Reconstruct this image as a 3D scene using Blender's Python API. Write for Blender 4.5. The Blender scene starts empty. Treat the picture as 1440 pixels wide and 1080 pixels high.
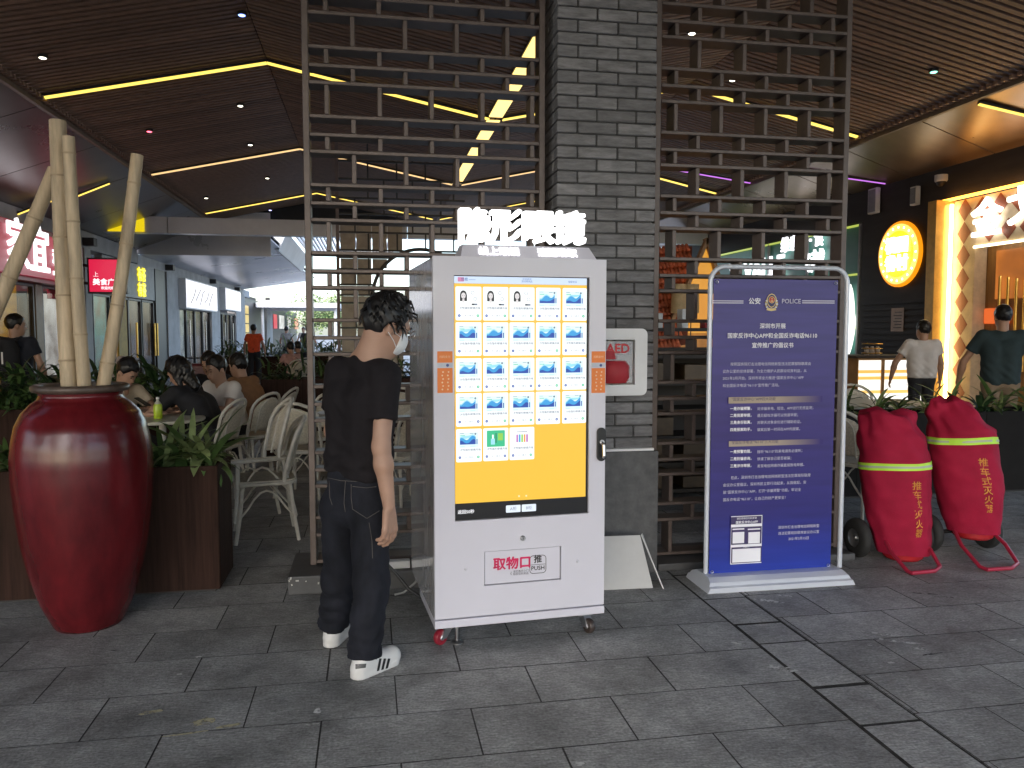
import bpy, bmesh, math, random
import numpy as np
from mathutils import Vector, Matrix
R = math.radians
PI = math.pi
rnd = random.Random(11)
S = bpy.context.scene
COL = S.collection

# ------------------------------------------------------------------ camera
F, CZ = 1108.0, 1.5
PITCH, YAW = math.atan(74 / F), math.atan(200 / F)
cam = bpy.data.objects.new('camera', bpy.data.cameras.new('camera'))
COL.objects.link(cam)
cam.location = (0, 0, CZ)
cam.rotation_euler = (PI / 2 - PITCH, 0, -YAW)
cam.data.sensor_fit = 'HORIZONTAL'
cam.data.sensor_width = 36.0
cam.data.lens = F / 1440 * 36
cam.data.clip_end = 2000
S.camera = cam

# ------------------------------------------------------------------ sky, sun, exposure
EXPO = 1.82
SUN_EL, SUN_AZ = R(38), R(200)           # overcast light from the open square behind the camera
W = bpy.data.worlds.new('World')
S.world = W
W.use_nodes = True
nt = W.node_tree
nt.nodes.clear()
sky = nt.nodes.new('ShaderNodeTexSky')
sky.sky_type = 'NISHITA'
sky.sun_disc = False
sky.sun_elevation = SUN_EL
sky.sun_rotation = SUN_AZ
sky.air_density = 1.0
sky.dust_density = 2.0
sky.ozone_density = 1.0
bg = nt.nodes.new('ShaderNodeBackground')
bg.inputs['Strength'].default_value = 0.15
out = nt.nodes.new('ShaderNodeOutputWorld')
nt.links.new(sky.outputs[0], bg.inputs[0])
nt.links.new(bg.outputs[0], out.inputs[0])
sl = bpy.data.lights.new('sun', 'SUN')
sl.energy = 0.7
sl.angle = R(50)
sl.color = (1.0, 0.98, 0.96)
sun = bpy.data.objects.new('sun', sl)
COL.objects.link(sun)
sd = Vector((math.sin(SUN_AZ) * math.cos(SUN_EL), math.cos(SUN_AZ) * math.cos(SUN_EL), math.sin(SUN_EL)))
sun.rotation_euler = sd.to_track_quat('Z', 'Y').to_euler()
sun.location = sd * 40
S.view_settings.view_transform = 'Standard'
S.view_settings.look = 'None'
S.view_settings.gamma = 1.0
S.view_settings.use_curve_mapping = False
S.view_settings.exposure = EXPO
S.render.engine = 'CYCLES'
S.cycles.use_denoising = True
S.cycles.max_bounces = 7
S.cycles.diffuse_bounces = 4
S.cycles.glossy_bounces = 3
S.cycles.transmission_bounces = 4
S.cycles.transparent_max_bounces = 8
S.cycles.sample_clamp_indirect = 4.0
S.cycles.caustics_reflective = False
S.cycles.caustics_refractive = False

# ------------------------------------------------------------------ pixel -> place helpers
_f0 = Vector((math.sin(YAW), math.cos(YAW), 0))
_r = Vector((math.cos(YAW), -math.sin(YAW), 0))
_fw = _f0 * math.cos(PITCH) + Vector((0, 0, -math.sin(PITCH)))
_up = _r.cross(_fw)
CC = Vector((0, 0, CZ))
def ray(px, py): return _fw * F + _r * (px - 720) + _up * (540 - py)
def onz(px, py, z=0.0):
    d = ray(px, py); return CC + d * ((z - CZ) / d.z)
def ony(px, py, y):
    d = ray(px, py); return CC + d * (y / d.y)
def onx(px, py, x):
    d = ray(px, py); return CC + d * (x / d.x)
def onplane(px, py, p0, n):
    d = ray(px, py); return CC + d * ((p0 - CC).dot(n) / d.dot(n))

# ------------------------------------------------------------------ materials
MATS = {}
def srgb(r, g, b):
    return tuple(((c / 255 / 12.92) if c / 255 <= .04045 else ((c / 255 + .055) / 1.055) ** 2.4) for c in (r, g, b))
def mat(name, col, rough=.6, metal=0.0, var=.18, scale=6.0, bump=0.0, bscale=80.0, stretch=(1, 1, 1), orand=0.0,
        spec=.5, coat=0.0, sheen=0.0, rvar=0.0):
    if name in MATS: return MATS[name]
    m = bpy.data.materials.new(name); m.use_nodes = True
    t = m.node_tree; b = t.nodes['Principled BSDF']
    b.inputs['Roughness'].default_value = rough
    b.inputs['Metallic'].default_value = metal
    b.inputs['Specular IOR Level'].default_value = spec
    b.inputs['Coat Weight'].default_value = coat
    b.inputs['Coat Roughness'].default_value = .08
    b.inputs['Sheen Weight'].default_value = sheen
    geo = t.nodes.new('ShaderNodeNewGeometry')
    mp = t.nodes.new('ShaderNodeMapping'); mp.inputs['Scale'].default_value = stretch
    t.links.new(geo.outputs['Position'], mp.inputs['Vector'])
    n = t.nodes.new('ShaderNodeTexNoise'); n.inputs['Scale'].default_value = scale
    n.inputs['Detail'].default_value = 6; n.inputs['Roughness'].default_value = .62
    t.links.new(mp.outputs[0], n.inputs['Vector'])
    rp = t.nodes.new('ShaderNodeValToRGB')
    lo = tuple(max(0, c * (1 - var)) for c in col); hi = tuple(min(1, c * (1 + var)) for c in col)
    rp.color_ramp.elements[0].position = .3; rp.color_ramp.elements[1].position = .7
    rp.color_ramp.elements[0].color = (*lo, 1); rp.color_ramp.elements[1].color = (*hi, 1)
    t.links.new(n.outputs['Fac'], rp.inputs['Fac'])
    src = rp.outputs['Color']
    if orand:
        oi = t.nodes.new('ShaderNodeObjectInfo')
        mr = t.nodes.new('ShaderNodeMapRange'); mr.inputs['To Min'].default_value = 1 - orand; mr.inputs['To Max'].default_value = 1 + orand
        t.links.new(oi.outputs['Random'], mr.inputs['Value'])
        hs = t.nodes.new('ShaderNodeHueSaturation')
        t.links.new(mr.outputs[0], hs.inputs['Value']); t.links.new(src, hs.inputs['Color'])
        src = hs.outputs['Color']
    t.links.new(src, b.inputs['Base Color'])
    if rvar:
        m2 = t.nodes.new('ShaderNodeMapRange'); m2.inputs['To Min'].default_value = max(.02, rough - rvar); m2.inputs['To Max'].default_value = min(1, rough + rvar)
        t.links.new(n.outputs['Fac'], m2.inputs['Value']); t.links.new(m2.outputs[0], b.inputs['Roughness'])
    if bump:
        n2 = t.nodes.new('ShaderNodeTexNoise'); n2.inputs['Scale'].default_value = bscale; n2.inputs['Detail'].default_value = 4
        t.links.new(mp.outputs[0], n2.inputs['Vector'])
        bp = t.nodes.new('ShaderNodeBump'); bp.inputs['Strength'].default_value = bump; bp.inputs['Distance'].default_value = .01
        t.links.new(n2.outputs['Fac'], bp.inputs['Height']); t.links.new(bp.outputs[0], b.inputs['Normal'])
    MATS[name] = m
    return m
def emit(name, rgb, k=1.0):
    """a lamp, screen or other glowing surface; rgb are the 0-255 colour it shows, k how many times brighter than that it is"""
    if name in MATS: return MATS[name]
    m = bpy.data.materials.new(name); m.use_nodes = True
    b = m.node_tree.nodes['Principled BSDF']
    c = srgb(*rgb)
    b.inputs['Base Color'].default_value = (*[x * .25 for x in c], 1)
    b.inputs['Roughness'].default_value = .35
    b.inputs['Emission Color'].default_value = (*c, 1)
    b.inputs['Emission Strength'].default_value = k / 2 ** EXPO
    MATS[name] = m
    return m
def emit_noise(name, a, b_, k=1.0, scale=3.0, stretch=(1, 1, 1), contrast=.18):
    """a lit window: two colours broken up by noise"""
    m = emit(name, a, k)
    t = m.node_tree; b = t.nodes['Principled BSDF']
    geo = t.nodes.new('ShaderNodeNewGeometry'); mp = t.nodes.new('ShaderNodeMapping'); mp.inputs['Scale'].default_value = stretch
    n = t.nodes.new('ShaderNodeTexNoise'); n.inputs['Scale'].default_value = scale; n.inputs['Detail'].default_value = 3
    rp = t.nodes.new('ShaderNodeValToRGB')
    rp.color_ramp.elements[0].position = .5 - contrast; rp.color_ramp.elements[1].position = .5 + contrast
    rp.color_ramp.elements[0].color = (*srgb(*a), 1); rp.color_ramp.elements[1].color = (*srgb(*b_), 1)
    t.links.new(geo.outputs['Position'], mp.inputs['Vector']); t.links.new(mp.outputs[0], n.inputs['Vector'])
    t.links.new(n.outputs['Fac'], rp.inputs['Fac']); t.links.new(rp.outputs[0], b.inputs['Emission Color'])
    return m
def glass(name, tint=(.9, .95, .95), rough=.02, alpha=.25):
    if name in MATS: return MATS[name]
    m = bpy.data.materials.new(name); m.use_nodes = True
    b = m.node_tree.nodes['Principled BSDF']
    b.inputs['Base Color'].default_value = (*tint, 1); b.inputs['Roughness'].default_value = rough
    b.inputs['Alpha'].default_value = alpha
    MATS[name] = m
    return m

# ------------------------------------------------------------------ mesh helpers
class MB:
    def __init__(s): s.v, s.f, s.m = [], [], []
    def add(s, vs, fs, mi=0):
        o = len(s.v); s.v += [tuple(v) for v in vs]; s.f += [tuple(i + o for i in f) for f in fs]; s.m += [mi] * len(fs); return s
    def box(s, a, b, mi=0):
        (x0, y0, z0), (x1, y1, z1) = a, b
        vs = [(x0, y0, z0), (x1, y0, z0), (x1, y1, z0), (x0, y1, z0), (x0, y0, z1), (x1, y0, z1), (x1, y1, z1), (x0, y1, z1)]
        return s.add(vs, [(3, 2, 1, 0), (4, 5, 6, 7), (0, 1, 5, 4), (1, 2, 6, 5), (2, 3, 7, 6), (3, 0, 4, 7)], mi)
    def obox(s, c, size, rot=None, mi=0):
        rot = rot or Matrix.Identity(3); c = Vector(c)
        vs = []
        for z in (-.5, .5):
            for x, y in ((-.5, -.5), (.5, -.5), (.5, .5), (-.5, .5)):
                vs.append(c + rot @ Vector((x * size[0], y * size[1], z * size[2])))
        return s.add(vs, [(3, 2, 1, 0), (4, 5, 6, 7), (0, 1, 5, 4), (1, 2, 6, 5), (2, 3, 7, 6), (3, 0, 4, 7)], mi)
    def quad(s, a, b, c, d, mi=0): return s.add([a, b, c, d], [(0, 1, 2, 3)], mi)
    def tube(s, pts, r, n=8, cap=True, mi=0, closed=False):
        pts = [Vector(p) for p in pts]; k = len(pts)
        rs = r if isinstance(r, (list, tuple)) else [r] * k
        vs, fs = [], []
        prev = None
        for i, p in enumerate(pts):
            if closed: d = pts[(i + 1) % k] - pts[i - 1]
            else: d = pts[min(i + 1, k - 1)] - pts[max(i - 1, 0)]
            d.normalize()
            a = prev if prev is not None else (Vector((0, 0, 1)) if abs(d.z) < .9 else Vector((1, 0, 0)))
            u = (a - d * a.dot(d))
            if u.length < 1e-5: u = d.orthogonal()
            u.normalize(); w = d.cross(u); prev = u
            for q in range(n):
                t = 2 * PI * q / n
                vs.append(p + (u * math.cos(t) + w * math.sin(t)) * rs[i])
        m = k if closed else k - 1
        for i in range(m):
            i2 = (i + 1) % k
            for q in range(n):
                q2 = (q + 1) % n
                fs.append((i * n + q, i * n + q2, i2 * n + q2, i2 * n + q))
        if cap and not closed:
            fs.append(tuple(reversed(range(n)))); fs.append(tuple((k - 1) * n + q for q in range(n)))
        return s.add(vs, fs, mi)
    def lathe(s, prof, n=32, c=(0, 0, 0), mi=0, axis='z'):
        vs, fs = [], []
        for r, z in prof:
            for q in range(n):
                t = 2 * PI * q / n
                p = (r * math.cos(t), r * math.sin(t), z)
                if axis == 'y': p = (p[0], z, p[1])
                if axis == 'x': p = (z, p[0], p[1])
                vs.append((p[0] + c[0], p[1] + c[1], p[2] + c[2]))
        for i in range(len(prof) - 1):
            for q in range(n):
                q2 = (q + 1) % n
                fs.append((i * n + q, i * n + q2, (i + 1) * n + q2, (i + 1) * n + q))
        return s.add(vs, fs, mi)
    def prism(s, poly, y0, y1, mi=0):
        """poly in (x,z), extruded along y"""
        n = len(poly)
        vs = [(x, y0, z) for x, z in poly] + [(x, y1, z) for x, z in poly]
        fs = [tuple(range(n)), tuple(reversed(range(n, 2 * n)))]
        fs += [(i, i + n, (i + 1) % n + n, (i + 1) % n) for i in range(n)]
        return s.add(vs, fs, mi)
    def mesh(s, name, mats, smooth=False):
        me = bpy.data.meshes.new(name); me.from_pydata(s.v, [], s.f)
        for m in (mats if isinstance(mats, (list, tuple)) else [mats]): me.materials.append(m)
        if any(s.m): me.polygons.foreach_set('material_index', s.m)
        if smooth: me.polygons.foreach_set('use_smooth', [True] * len(me.polygons))
        bm = bmesh.new(); bm.from_mesh(me); bmesh.ops.recalc_face_normals(bm, faces=bm.faces); bm.to_mesh(me); bm.free()
        me.update(); return me
    def build(s, name, mats, parent=None, smooth=False, bevel=0.0, M=None, sharp=None):
        o = link(name, s.mesh(name, mats, smooth), parent)
        if M is not None: o.matrix_local = M
        if bevel:
            b = o.modifiers.new('bevel', 'BEVEL'); b.width = bevel; b.segments = 2; b.limit_method = 'ANGLE'
        if smooth:
            sh = o.data
            try: sh.set_sharp_from_angle(angle=R(sharp or 40))
            except Exception: pass
        return o
def link(name, me, parent=None):
    o = bpy.data.objects.new(name, me); COL.objects.link(o)
    if parent is not None: o.parent = parent
    return o
def tag(o, label=None, cat=None, group=None, kind=None):
    for k, v in (('label', label), ('category', cat), ('group', group), ('kind', kind)):
        if v: o[k] = v
    return o
def thing(name, label, cat, loc=(0, 0, 0), rz=0.0, group=None):
    o = bpy.data.objects.new(name, None); COL.objects.link(o)
    o.location = loc; o.rotation_euler = (0, 0, rz); o.empty_display_size = .1
    return tag(o, label, cat, group)
def copy_tree(o, parent=None):
    c = o.copy(); COL.objects.link(c)
    if parent is not None: c.parent = parent
    for ch in [x for x in KIDS if x.parent == o] if False else list(o.children): copy_tree(ch, c)
    return c
def bmesh_box(name, sx, sy, sz, b, m, edge=None):
    bm = bmesh.new(); bmesh.ops.create_cube(bm, size=1)
    bmesh.ops.scale(bm, vec=(sx, sy, sz), verts=bm.verts)
    bmesh.ops.bevel(bm, geom=list(bm.edges), offset=b, segments=1, affect='EDGES')
    me = bpy.data.meshes.new(name); bm.to_mesh(me); bm.free(); me.materials.append(m)
    if edge is not None:                     # sides of a slab: joint dirt
        me.materials.append(edge)
        for p in me.polygons: p.material_index = 0 if p.normal.z > .9 else 1
    return me
def text(name, body, size, m, parent, M, align='CENTER', off=0.0, ext=0.0, res=2, line=1.0, sx=1.0):
    cu = bpy.data.curves.new(name, 'FONT'); cu.body = body; cu.size = size; cu.align_x = align; cu.align_y = 'CENTER'
    cu.extrude = ext; cu.resolution_u = res; cu.space_line = line; cu.space_character = sx
    o = bpy.data.objects.new(name, cu); t = o.to_mesh()
    n = len(t.vertices); co = np.empty(n * 3, np.float32); t.vertices.foreach_get('co', co); co = co.reshape(-1, 3)
    fs = [tuple(p.vertices) for p in t.polygons]
    o.to_mesh_clear(); bpy.data.objects.remove(o); bpy.data.curves.remove(cu)
    if off:                                  # bold: the same glyphs again, shifted by the stroke growth
        base, bf, b0 = co, fs, len(co); parts_, fs = [], []
        for k, (dx, dy) in enumerate(((0, 0), (1, 0), (-1, 0), (0, 1), (0, -1), (.7, .7), (-.7, -.7), (.7, -.7), (-.7, .7))[:(9 if off > .004 else 5)]):
            parts_.append(base + np.array((dx * off, dy * off, k * .00012), np.float32)); fs += [tuple(i + k * b0 for i in f) for f in bf]
        co = np.concatenate(parts_)
    me = bpy.data.meshes.new(name); me.from_pydata(co.tolist(), [], fs); me.materials.append(m)
    ob = link(name, me, parent); ob.matrix_local = M
    return ob
STAND = Matrix.Rotation(PI / 2, 4, 'X')           # lettering that stands up and faces -y
def at(x, y, z, rz=0.0): return Matrix.Translation((x, y, z)) @ Matrix.Rotation(rz, 4, 'Z') @ STAND

# ================================================================== SETTING
# ---- paving: one sheet to the horizon, the near slabs laid on it one by one
SLAB_W, ROW_D, JX, JY = .578, .353, .09, 3.03
def stone_mat(name, col, bricks=False):
    m = bpy.data.materials.new(name); m.use_nodes = True
    t = m.node_tree; b = t.nodes['Principled BSDF']; N = t.nodes.new; L = t.links.new
    geo = N('ShaderNodeNewGeometry')
    n1 = N('ShaderNodeTexNoise'); n1.inputs['Scale'].default_value = 2.6; n1.inputs['Detail'].default_value = 8; n1.inputs['Roughness'].default_value = .7
    mp = N('ShaderNodeMapping'); mp.inputs['Rotation'].default_value = (0, 0, R(35)); mp.inputs['Scale'].default_value = (9, 60, 9)
    n2 = N('ShaderNodeTexNoise'); n2.inputs['Scale'].default_value = 2.2; n2.inputs['Detail'].default_value = 5; n2.inputs['Roughness'].default_value = .7
    n3 = N('ShaderNodeTexNoise'); n3.inputs['Scale'].default_value = 90; n3.inputs['Detail'].default_value = 4
    L(geo.outputs['Position'], n1.inputs['Vector']); L(geo.outputs['Position'], mp.inputs['Vector']); L(mp.outputs[0], n2.inputs['Vector']); L(geo.outputs['Position'], n3.inputs['Vector'])
    r1 = N('ShaderNodeValToRGB'); r1.color_ramp.elements[0].position = .34; r1.color_ramp.elements[1].position = .68
    r1.color_ramp.elements[0].color = (*[c * .55 for c in col], 1); r1.color_ramp.elements[1].color = (*[c * 1.4 for c in col], 1)
    L(n1.outputs['Fac'], r1.inputs['Fac'])
    r2 = N('ShaderNodeMapRange'); r2.inputs['From Min'].default_value = .3; r2.inputs['From Max'].default_value = .7; r2.inputs['To Min'].default_value = .5; r2.inputs['To Max'].default_value = 1.4
    L(n2.outputs['Fac'], r2.inputs['Value'])
    r3 = N('ShaderNodeMapRange'); r3.inputs['From Min'].default_value = .3; r3.inputs['From Max'].default_value = .7; r3.inputs['To Min'].default_value = .7; r3.inputs['To Max'].default_value = 1.3
    L(n3.outputs['Fac'], r3.inputs['Value'])
    mu = N('ShaderNodeMath'); mu.operation = 'MULTIPLY'; L(r2.outputs[0], mu.inputs[0]); L(r3.outputs[0], mu.inputs[1])
    oi = N('ShaderNodeObjectInfo'); ro = N('ShaderNodeMapRange'); ro.inputs['To Min'].default_value = .86; ro.inputs['To Max'].default_value = 1.14
    L(oi.outputs['Random'], ro.inputs['Value'])
    mu2 = N('ShaderNodeMath'); mu2.operation = 'MULTIPLY'; L(mu.outputs[0], mu2.inputs[0]); L(ro.outputs[0], mu2.inputs[1])
    hs = N('ShaderNodeHueSaturation'); L(r1.outputs[0], hs.inputs['Color']); L(mu2.outputs[0], hs.inputs['Value'])
    # pale scuffs and dried splashes
    n4 = N('ShaderNodeTexNoise'); n4.inputs['Scale'].default_value = 2.6; n4.inputs['Detail'].default_value = 9; n4.inputs['Roughness'].default_value = .78
    L(geo.outputs['Position'], n4.inputs['Vector'])
    r4 = N('ShaderNodeValToRGB'); r4.color_ramp.elements[0].position = .66; r4.color_ramp.elements[1].position = .78
    r4.color_ramp.elements[0].color = (0, 0, 0, 1); r4.color_ramp.elements[1].color = (.55, .55, .55, 1)
    L(n4.outputs['Fac'], r4.inputs['Fac'])
    mx = N('ShaderNodeMix'); mx.data_type = 'RGBA'; L(r4.outputs[0], mx.inputs['Factor']); L(hs.outputs[0], mx.inputs[6]); mx.inputs[7].default_value = (.42, .40, .35, 1)
    src = mx.outputs[2]
    if bricks:
        bk = N('ShaderNodeTexBrick'); bk.offset = .5; bk.inputs['Scale'].default_value = 1
        bk.inputs['Brick Width'].default_value = SLAB_W; bk.inputs['Row Height'].default_value = ROW_D; bk.inputs['Mortar Size'].default_value = .008
        bk.inputs['Color1'].default_value = (.85, .85, .85, 1); bk.inputs['Color2'].default_value = (1.1, 1.1, 1.1, 1); bk.inputs['Mortar'].default_value = (.1, .1, .1, 1)
        m3 = N('ShaderNodeMapping'); m3.inputs['Location'].default_value = (-JX + SLAB_W / 2, -JY, 0)
        L(geo.outputs['Position'], m3.inputs['Vector']); L(m3.outputs[0], bk.inputs['Vector'])
        m4 = N('ShaderNodeMix'); m4.data_type = 'RGBA'; m4.blend_type = 'MULTIPLY'; m4.inputs['Factor'].default_value = 1
        L(src, m4.inputs[6]); L(bk.outputs['Color'], m4.inputs[7]); src = m4.outputs[2]
    L(src, b.inputs['Base Color'])
    rr = N('ShaderNodeMapRange'); rr.inputs['To Min'].default_value = .38; rr.inputs['To Max'].default_value = .8
    L(n1.outputs['Fac'], rr.inputs['Value']); L(rr.outputs[0], b.inputs['Roughness'])
    b.inputs['Specular IOR Level'].default_value = .4
    bp = N('ShaderNodeBump'); bp.inputs['Strength'].default_value = .5; bp.inputs['Distance'].default_value = .004
    L(mu.outputs[0], bp.inputs['Height']); L(bp.outputs[0], b.inputs['Normal'])
    return m
SLAB_COL = (.30, .30, .295)
M_slab = stone_mat('paving_stone', SLAB_COL)
M_floor = stone_mat('paving_far', SLAB_COL, True)
ground = MB().box((-300, -300, -.6), (300, 300, -.0022)).build('ground', M_floor); tag(ground, kind='structure')
slab_mesh = {}
M_joint = mat('joint_dirt', (.045, .043, .041), .95, var=.5, scale=20, spec=.1)
def slab(x0, x1, y0, y1, parent, dz=0.0, name='paving_slab', m=None):
    g = rnd.choice((.0008, .0012, .0018, .0024))
    w, d = round(x1 - x0 - 2 * g, 4), round(y1 - y0 - 2 * g, 4)
    if w < .012: return
    key = (w, d, name)
    if key not in slab_mesh: slab_mesh[key] = bmesh_box(name, w, d, .05, .0015, m or M_slab, M_joint)
    o = link(name, slab_mesh[key], parent)
    o.location = ((x0 + x1) / 2, (y0 + y1) / 2, -.025 + dz + rnd.uniform(-.0004, .0004))
    o.rotation_euler = (R(rnd.uniform(-.05, .05)), R(rnd.uniform(-.05, .05)), 0)
DR0, DR1 = 1.815, 2.085                      # drain channel
for k in range(-4, 13):
    y0 = JY + k * ROW_D
    if y0 < 4.4: lo, hi = -2.6, 4.4
    else: lo, hi = -4.2, 5.6
    off = JX if k % 2 == 0 else JX + SLAB_W / 2
    i0 = math.floor((lo - off) / SLAB_W)
    x = off + i0 * SLAB_W
    while x < hi:
        a, b_ = x, x + SLAB_W
        if y0 < 4.5:
            if a < DR0 < b_ or a < DR1 < b_ or (a >= DR0 and b_ <= DR1):
                slab(a, min(b_, DR0 - .004), y0, y0 + ROW_D, ground)
                slab(max(a, DR1 + .004), b_, y0, y0 + ROW_D, ground)
                x += SLAB_W; continue
        slab(a, b_, y0, y0 + ROW_D, ground)
        x += SLAB_W
dch = MB().box((DR0 - .002, 1.62, -.06), (DR1 + .002, 4.52, -.0012)).build('drain_channel', M_joint); tag(dch, kind='structure')
for y0, y1 in ((1.7, 2.12), (2.135, 2.62), (2.632, 2.94), (2.962, 3.42), (3.428, 3.67), (3.685, 4.06), (4.068, 4.5)):
    slab(DR0 + rnd.uniform(.005, .012), DR1 - rnd.uniform(.005, .012), y0, y1, dch, .0005, 'drain_slab')

# scuffs and dried splashes with a shape of their own
def scuff_mat(name, col, cut):
    m = mat(name, col, .85, var=.2); t = m.node_tree; b = t.nodes['Principled BSDF']
    geo = t.nodes.new('ShaderNodeNewGeometry'); n = t.nodes.new('ShaderNodeTexNoise'); n.inputs['Scale'].default_value = 38; n.inputs['Detail'].default_value = 6
    t.links.new(geo.outputs['Position'], n.inputs['Vector']); r_ = t.nodes.new('ShaderNodeMapRange'); r_.inputs['From Min'].default_value = cut; r_.inputs['From Max'].default_value = cut + .16; r_.inputs['To Max'].default_value = .75
    t.links.new(n.outputs['Fac'], r_.inputs['Value']); t.links.new(r_.outputs[0], b.inputs['Alpha']); return m
M_sc = scuff_mat('scuff_pale', (.72, .72, .70), .40); M_sc2 = scuff_mat('scuff_ochre', (.62, .56, .36), .36); M_sc3 = scuff_mat('scuff_dark', (.04, .04, .038), .38)
def scuff(px, py, lx, ly, rot, m, seed):
    r2 = random.Random(seed); c = onz(px, py); n = 14; pts = []
    for k in range(n):
        a = 2 * PI * k / n; q = r2.uniform(.65, 1.1); x, y = lx * q * math.cos(a), ly * q * math.sin(a)
        pts.append((c.x + x * math.cos(rot) - y * math.sin(rot), c.y + x * math.sin(rot) + y * math.cos(rot), .0012 + seed * .00002))
    MB().add(pts, [tuple(range(n))]).build('scuff_mark', m, ground)
for i, (px, py, lx, ly, rot, m) in enumerate(((1240, 892, .13, .018, -.5, M_sc), (1262, 902, .12, .014, -.55, M_sc), (1228, 908, .06, .012, -.4, M_sc), (1290, 912, .05, .012, -.5, M_sc), (1253, 932, .03, .01, 0, M_sc),
        (1080, 845, .1, .02, -.6, M_sc), (1105, 838, .05, .012, -.4, M_sc), (1355, 873, .03, .012, 0, M_sc), (1425, 900, .03, .01, .2, M_sc), (287, 1015, .05, .035, .3, M_sc2), (322, 1021, .06, .012, .25, M_sc2), (212, 1002, .05, .016, .2, M_sc2), (262, 1032, .09, .008, .1, M_sc2),
        (447, 1000, .02, .03, 0, M_sc), (440, 1019, .03, .008, 0, M_sc), (255, 948, .02, .012, 0, M_sc), (280, 924, .03, .012, .2, M_sc), (586, 915, .012, .006, 0, M_sc), (878, 998, .02, .008, 0, M_sc), (815, 1075, .02, .014, 0, M_sc), (1300, 835, .08, .012, -.4, M_sc3), (1330, 840, .07, .012, -.3, M_sc3), (1310, 920, .06, .01, .1, M_sc3),
        (468, 935, .02, .012, .2, M_sc), (160, 915, .02, .006, 0, M_sc3), (1040, 905, .05, .02, -.5, M_sc), (1100, 940, .07, .03, -.6, M_sc))):
    scuff(px, py, lx, ly, rot, m, i)

# ---- timber slat ceilings: two gables side by side
RZ, EZ = 5.4, 4.74
CY0, CY1 = 4.75, 24.5
XE0, XR0, XV, XR1, XE1 = -4.46, -1.40, 1.92, 5.0, 8.06
M_ceil = mat('ceiling_board', (.018, .014, .012), .9)
M_slat = mat('timber_slat', (.27, .168, .115), .55, var=.3, scale=3, stretch=(1.2, 12, 12), orand=.25)
def slope(x0, z0, x1, z1, n_near=80):
    p = MB()
    th = math.atan2(z1 - z0, x1 - x0); L_ = math.hypot(x1 - x0, z1 - z0)
    p.quad((x0, CY0, z0 + .1), (x1, CY0, z1 + .1), (x1, CY1, z1 + .1), (x0, CY1, z0 + .1))
    p.quad((x0, CY0, z0 + .16), (x0, CY1, z0 + .16), (x1, CY1, z1 + .16), (x1, CY0, z1 + .16))
    c = p.build('ceiling', M_ceil); tag(c, kind='structure')
    me = bmesh_box('ceiling_slat', L_ - .02, .078, .05, .004, M_slat)
    rest = MB(); k = 0; y = CY0 + 2.2; rot = Matrix.Rotation(-th, 3, 'Y')
    while y < CY1 - .05:
        cpt = ((x0 + x1) / 2, y, (z0 + z1) / 2)
        if k < n_near:
            o = link('ceiling_slat', me, c); o.location = cpt; o.rotation_euler = (0, -th, 0)
        else: rest.obox(cpt, (L_ - .02, .078, .05), rot)
        y += .125; k += 1
    if rest.v: tag(rest.build('ceiling_slat_field', M_slat, c), kind='stuff')
    return c
slope(XE0, EZ, XR0, RZ); slope(XR0, RZ, XV, EZ); slope(XV, EZ, XR1, RZ); slope(XR1, RZ, XE1, EZ)
def ceil_z(x):
    xs = (XE0, XR0, XV, XR1, XE1); zs = (EZ, RZ, EZ, RZ, EZ)
    return float(np.interp(x, xs, zs))
# gable end wall and bright fascia beam at the end of the slatted hall
M_darkwall = mat('dark_metal_wall', (.022, .022, .026), .6)
gw = thing('gable_wall', 'dark boarded gable end wall above the pale fascia beam at the hall end', 'wall', (0, CY1, EZ))
MB().prism([(XE0, 0), (XV, 0), (XR0, RZ - EZ + .15)], .02, .2).build('wall_board', M_darkwall, gw)
MB().prism([(XV, 0), (XE1, 0), (XR1, RZ - EZ + .15)], .02, .2).build('wall_board', M_darkwall, gw)
M_fascia = mat('fascia_metal', (.78, .80, .84), .3, metal=.1, var=.12, scale=.8)
fw_ = MB().box((-7.6, CY1 + .002, 3.72), (-2.85, CY1 + .018, 5.0)).build('filler_wall', mat('soffit_pale', (.62, .63, .68), .3, metal=.25, var=.15, scale=.6, rvar=.1)); tag(fw_, 'pale infill wall added to close the roof gap above the soffit at the end of the timber hall', 'wall')  # added to stop sky light leaking through the gap between the roofs
fb = thing('fascia_beam', 'pale reflective metal fascia beam spanning the end of the timber hall', 'beam', (0, 21.0, 3.93))
MB().box((-6.55, -.06, 0), (-4.9, .25, .4)).build('beam_panel', M_fascia, fb)
MB().box((-4.88, -.06, 0), (1.0, .25, .4)).build('beam_panel', M_fascia, fb)
MB().box((1.02, -.06, 0), (9.35, .25, .4)).build('beam_panel', M_fascia, fb)
yl = MB().box((-.42, -.01, -.18), (.42, .01, .18)).build('fascia_glow_patch', emit('yellow_wash', (235, 205, 20), 1.0))  # emissive patch for yellow light reflected on the beam, not a lamp
yl.location = (-5.85, 20.92, 4.13); tag(yl, 'bright yellow glow standing in for reflected light on the fascia beam behind the bamboo', 'light')

# ---- unseen roof over the camera, added to hold back sky light
pr = MB().box((-16, -6.5, 4.98), (16, 4.7, 5.2)).build('unseen_roof', mat('unseen_roof_board', (.10, .08, .07), .8)); tag(pr, kind='structure')
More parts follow.
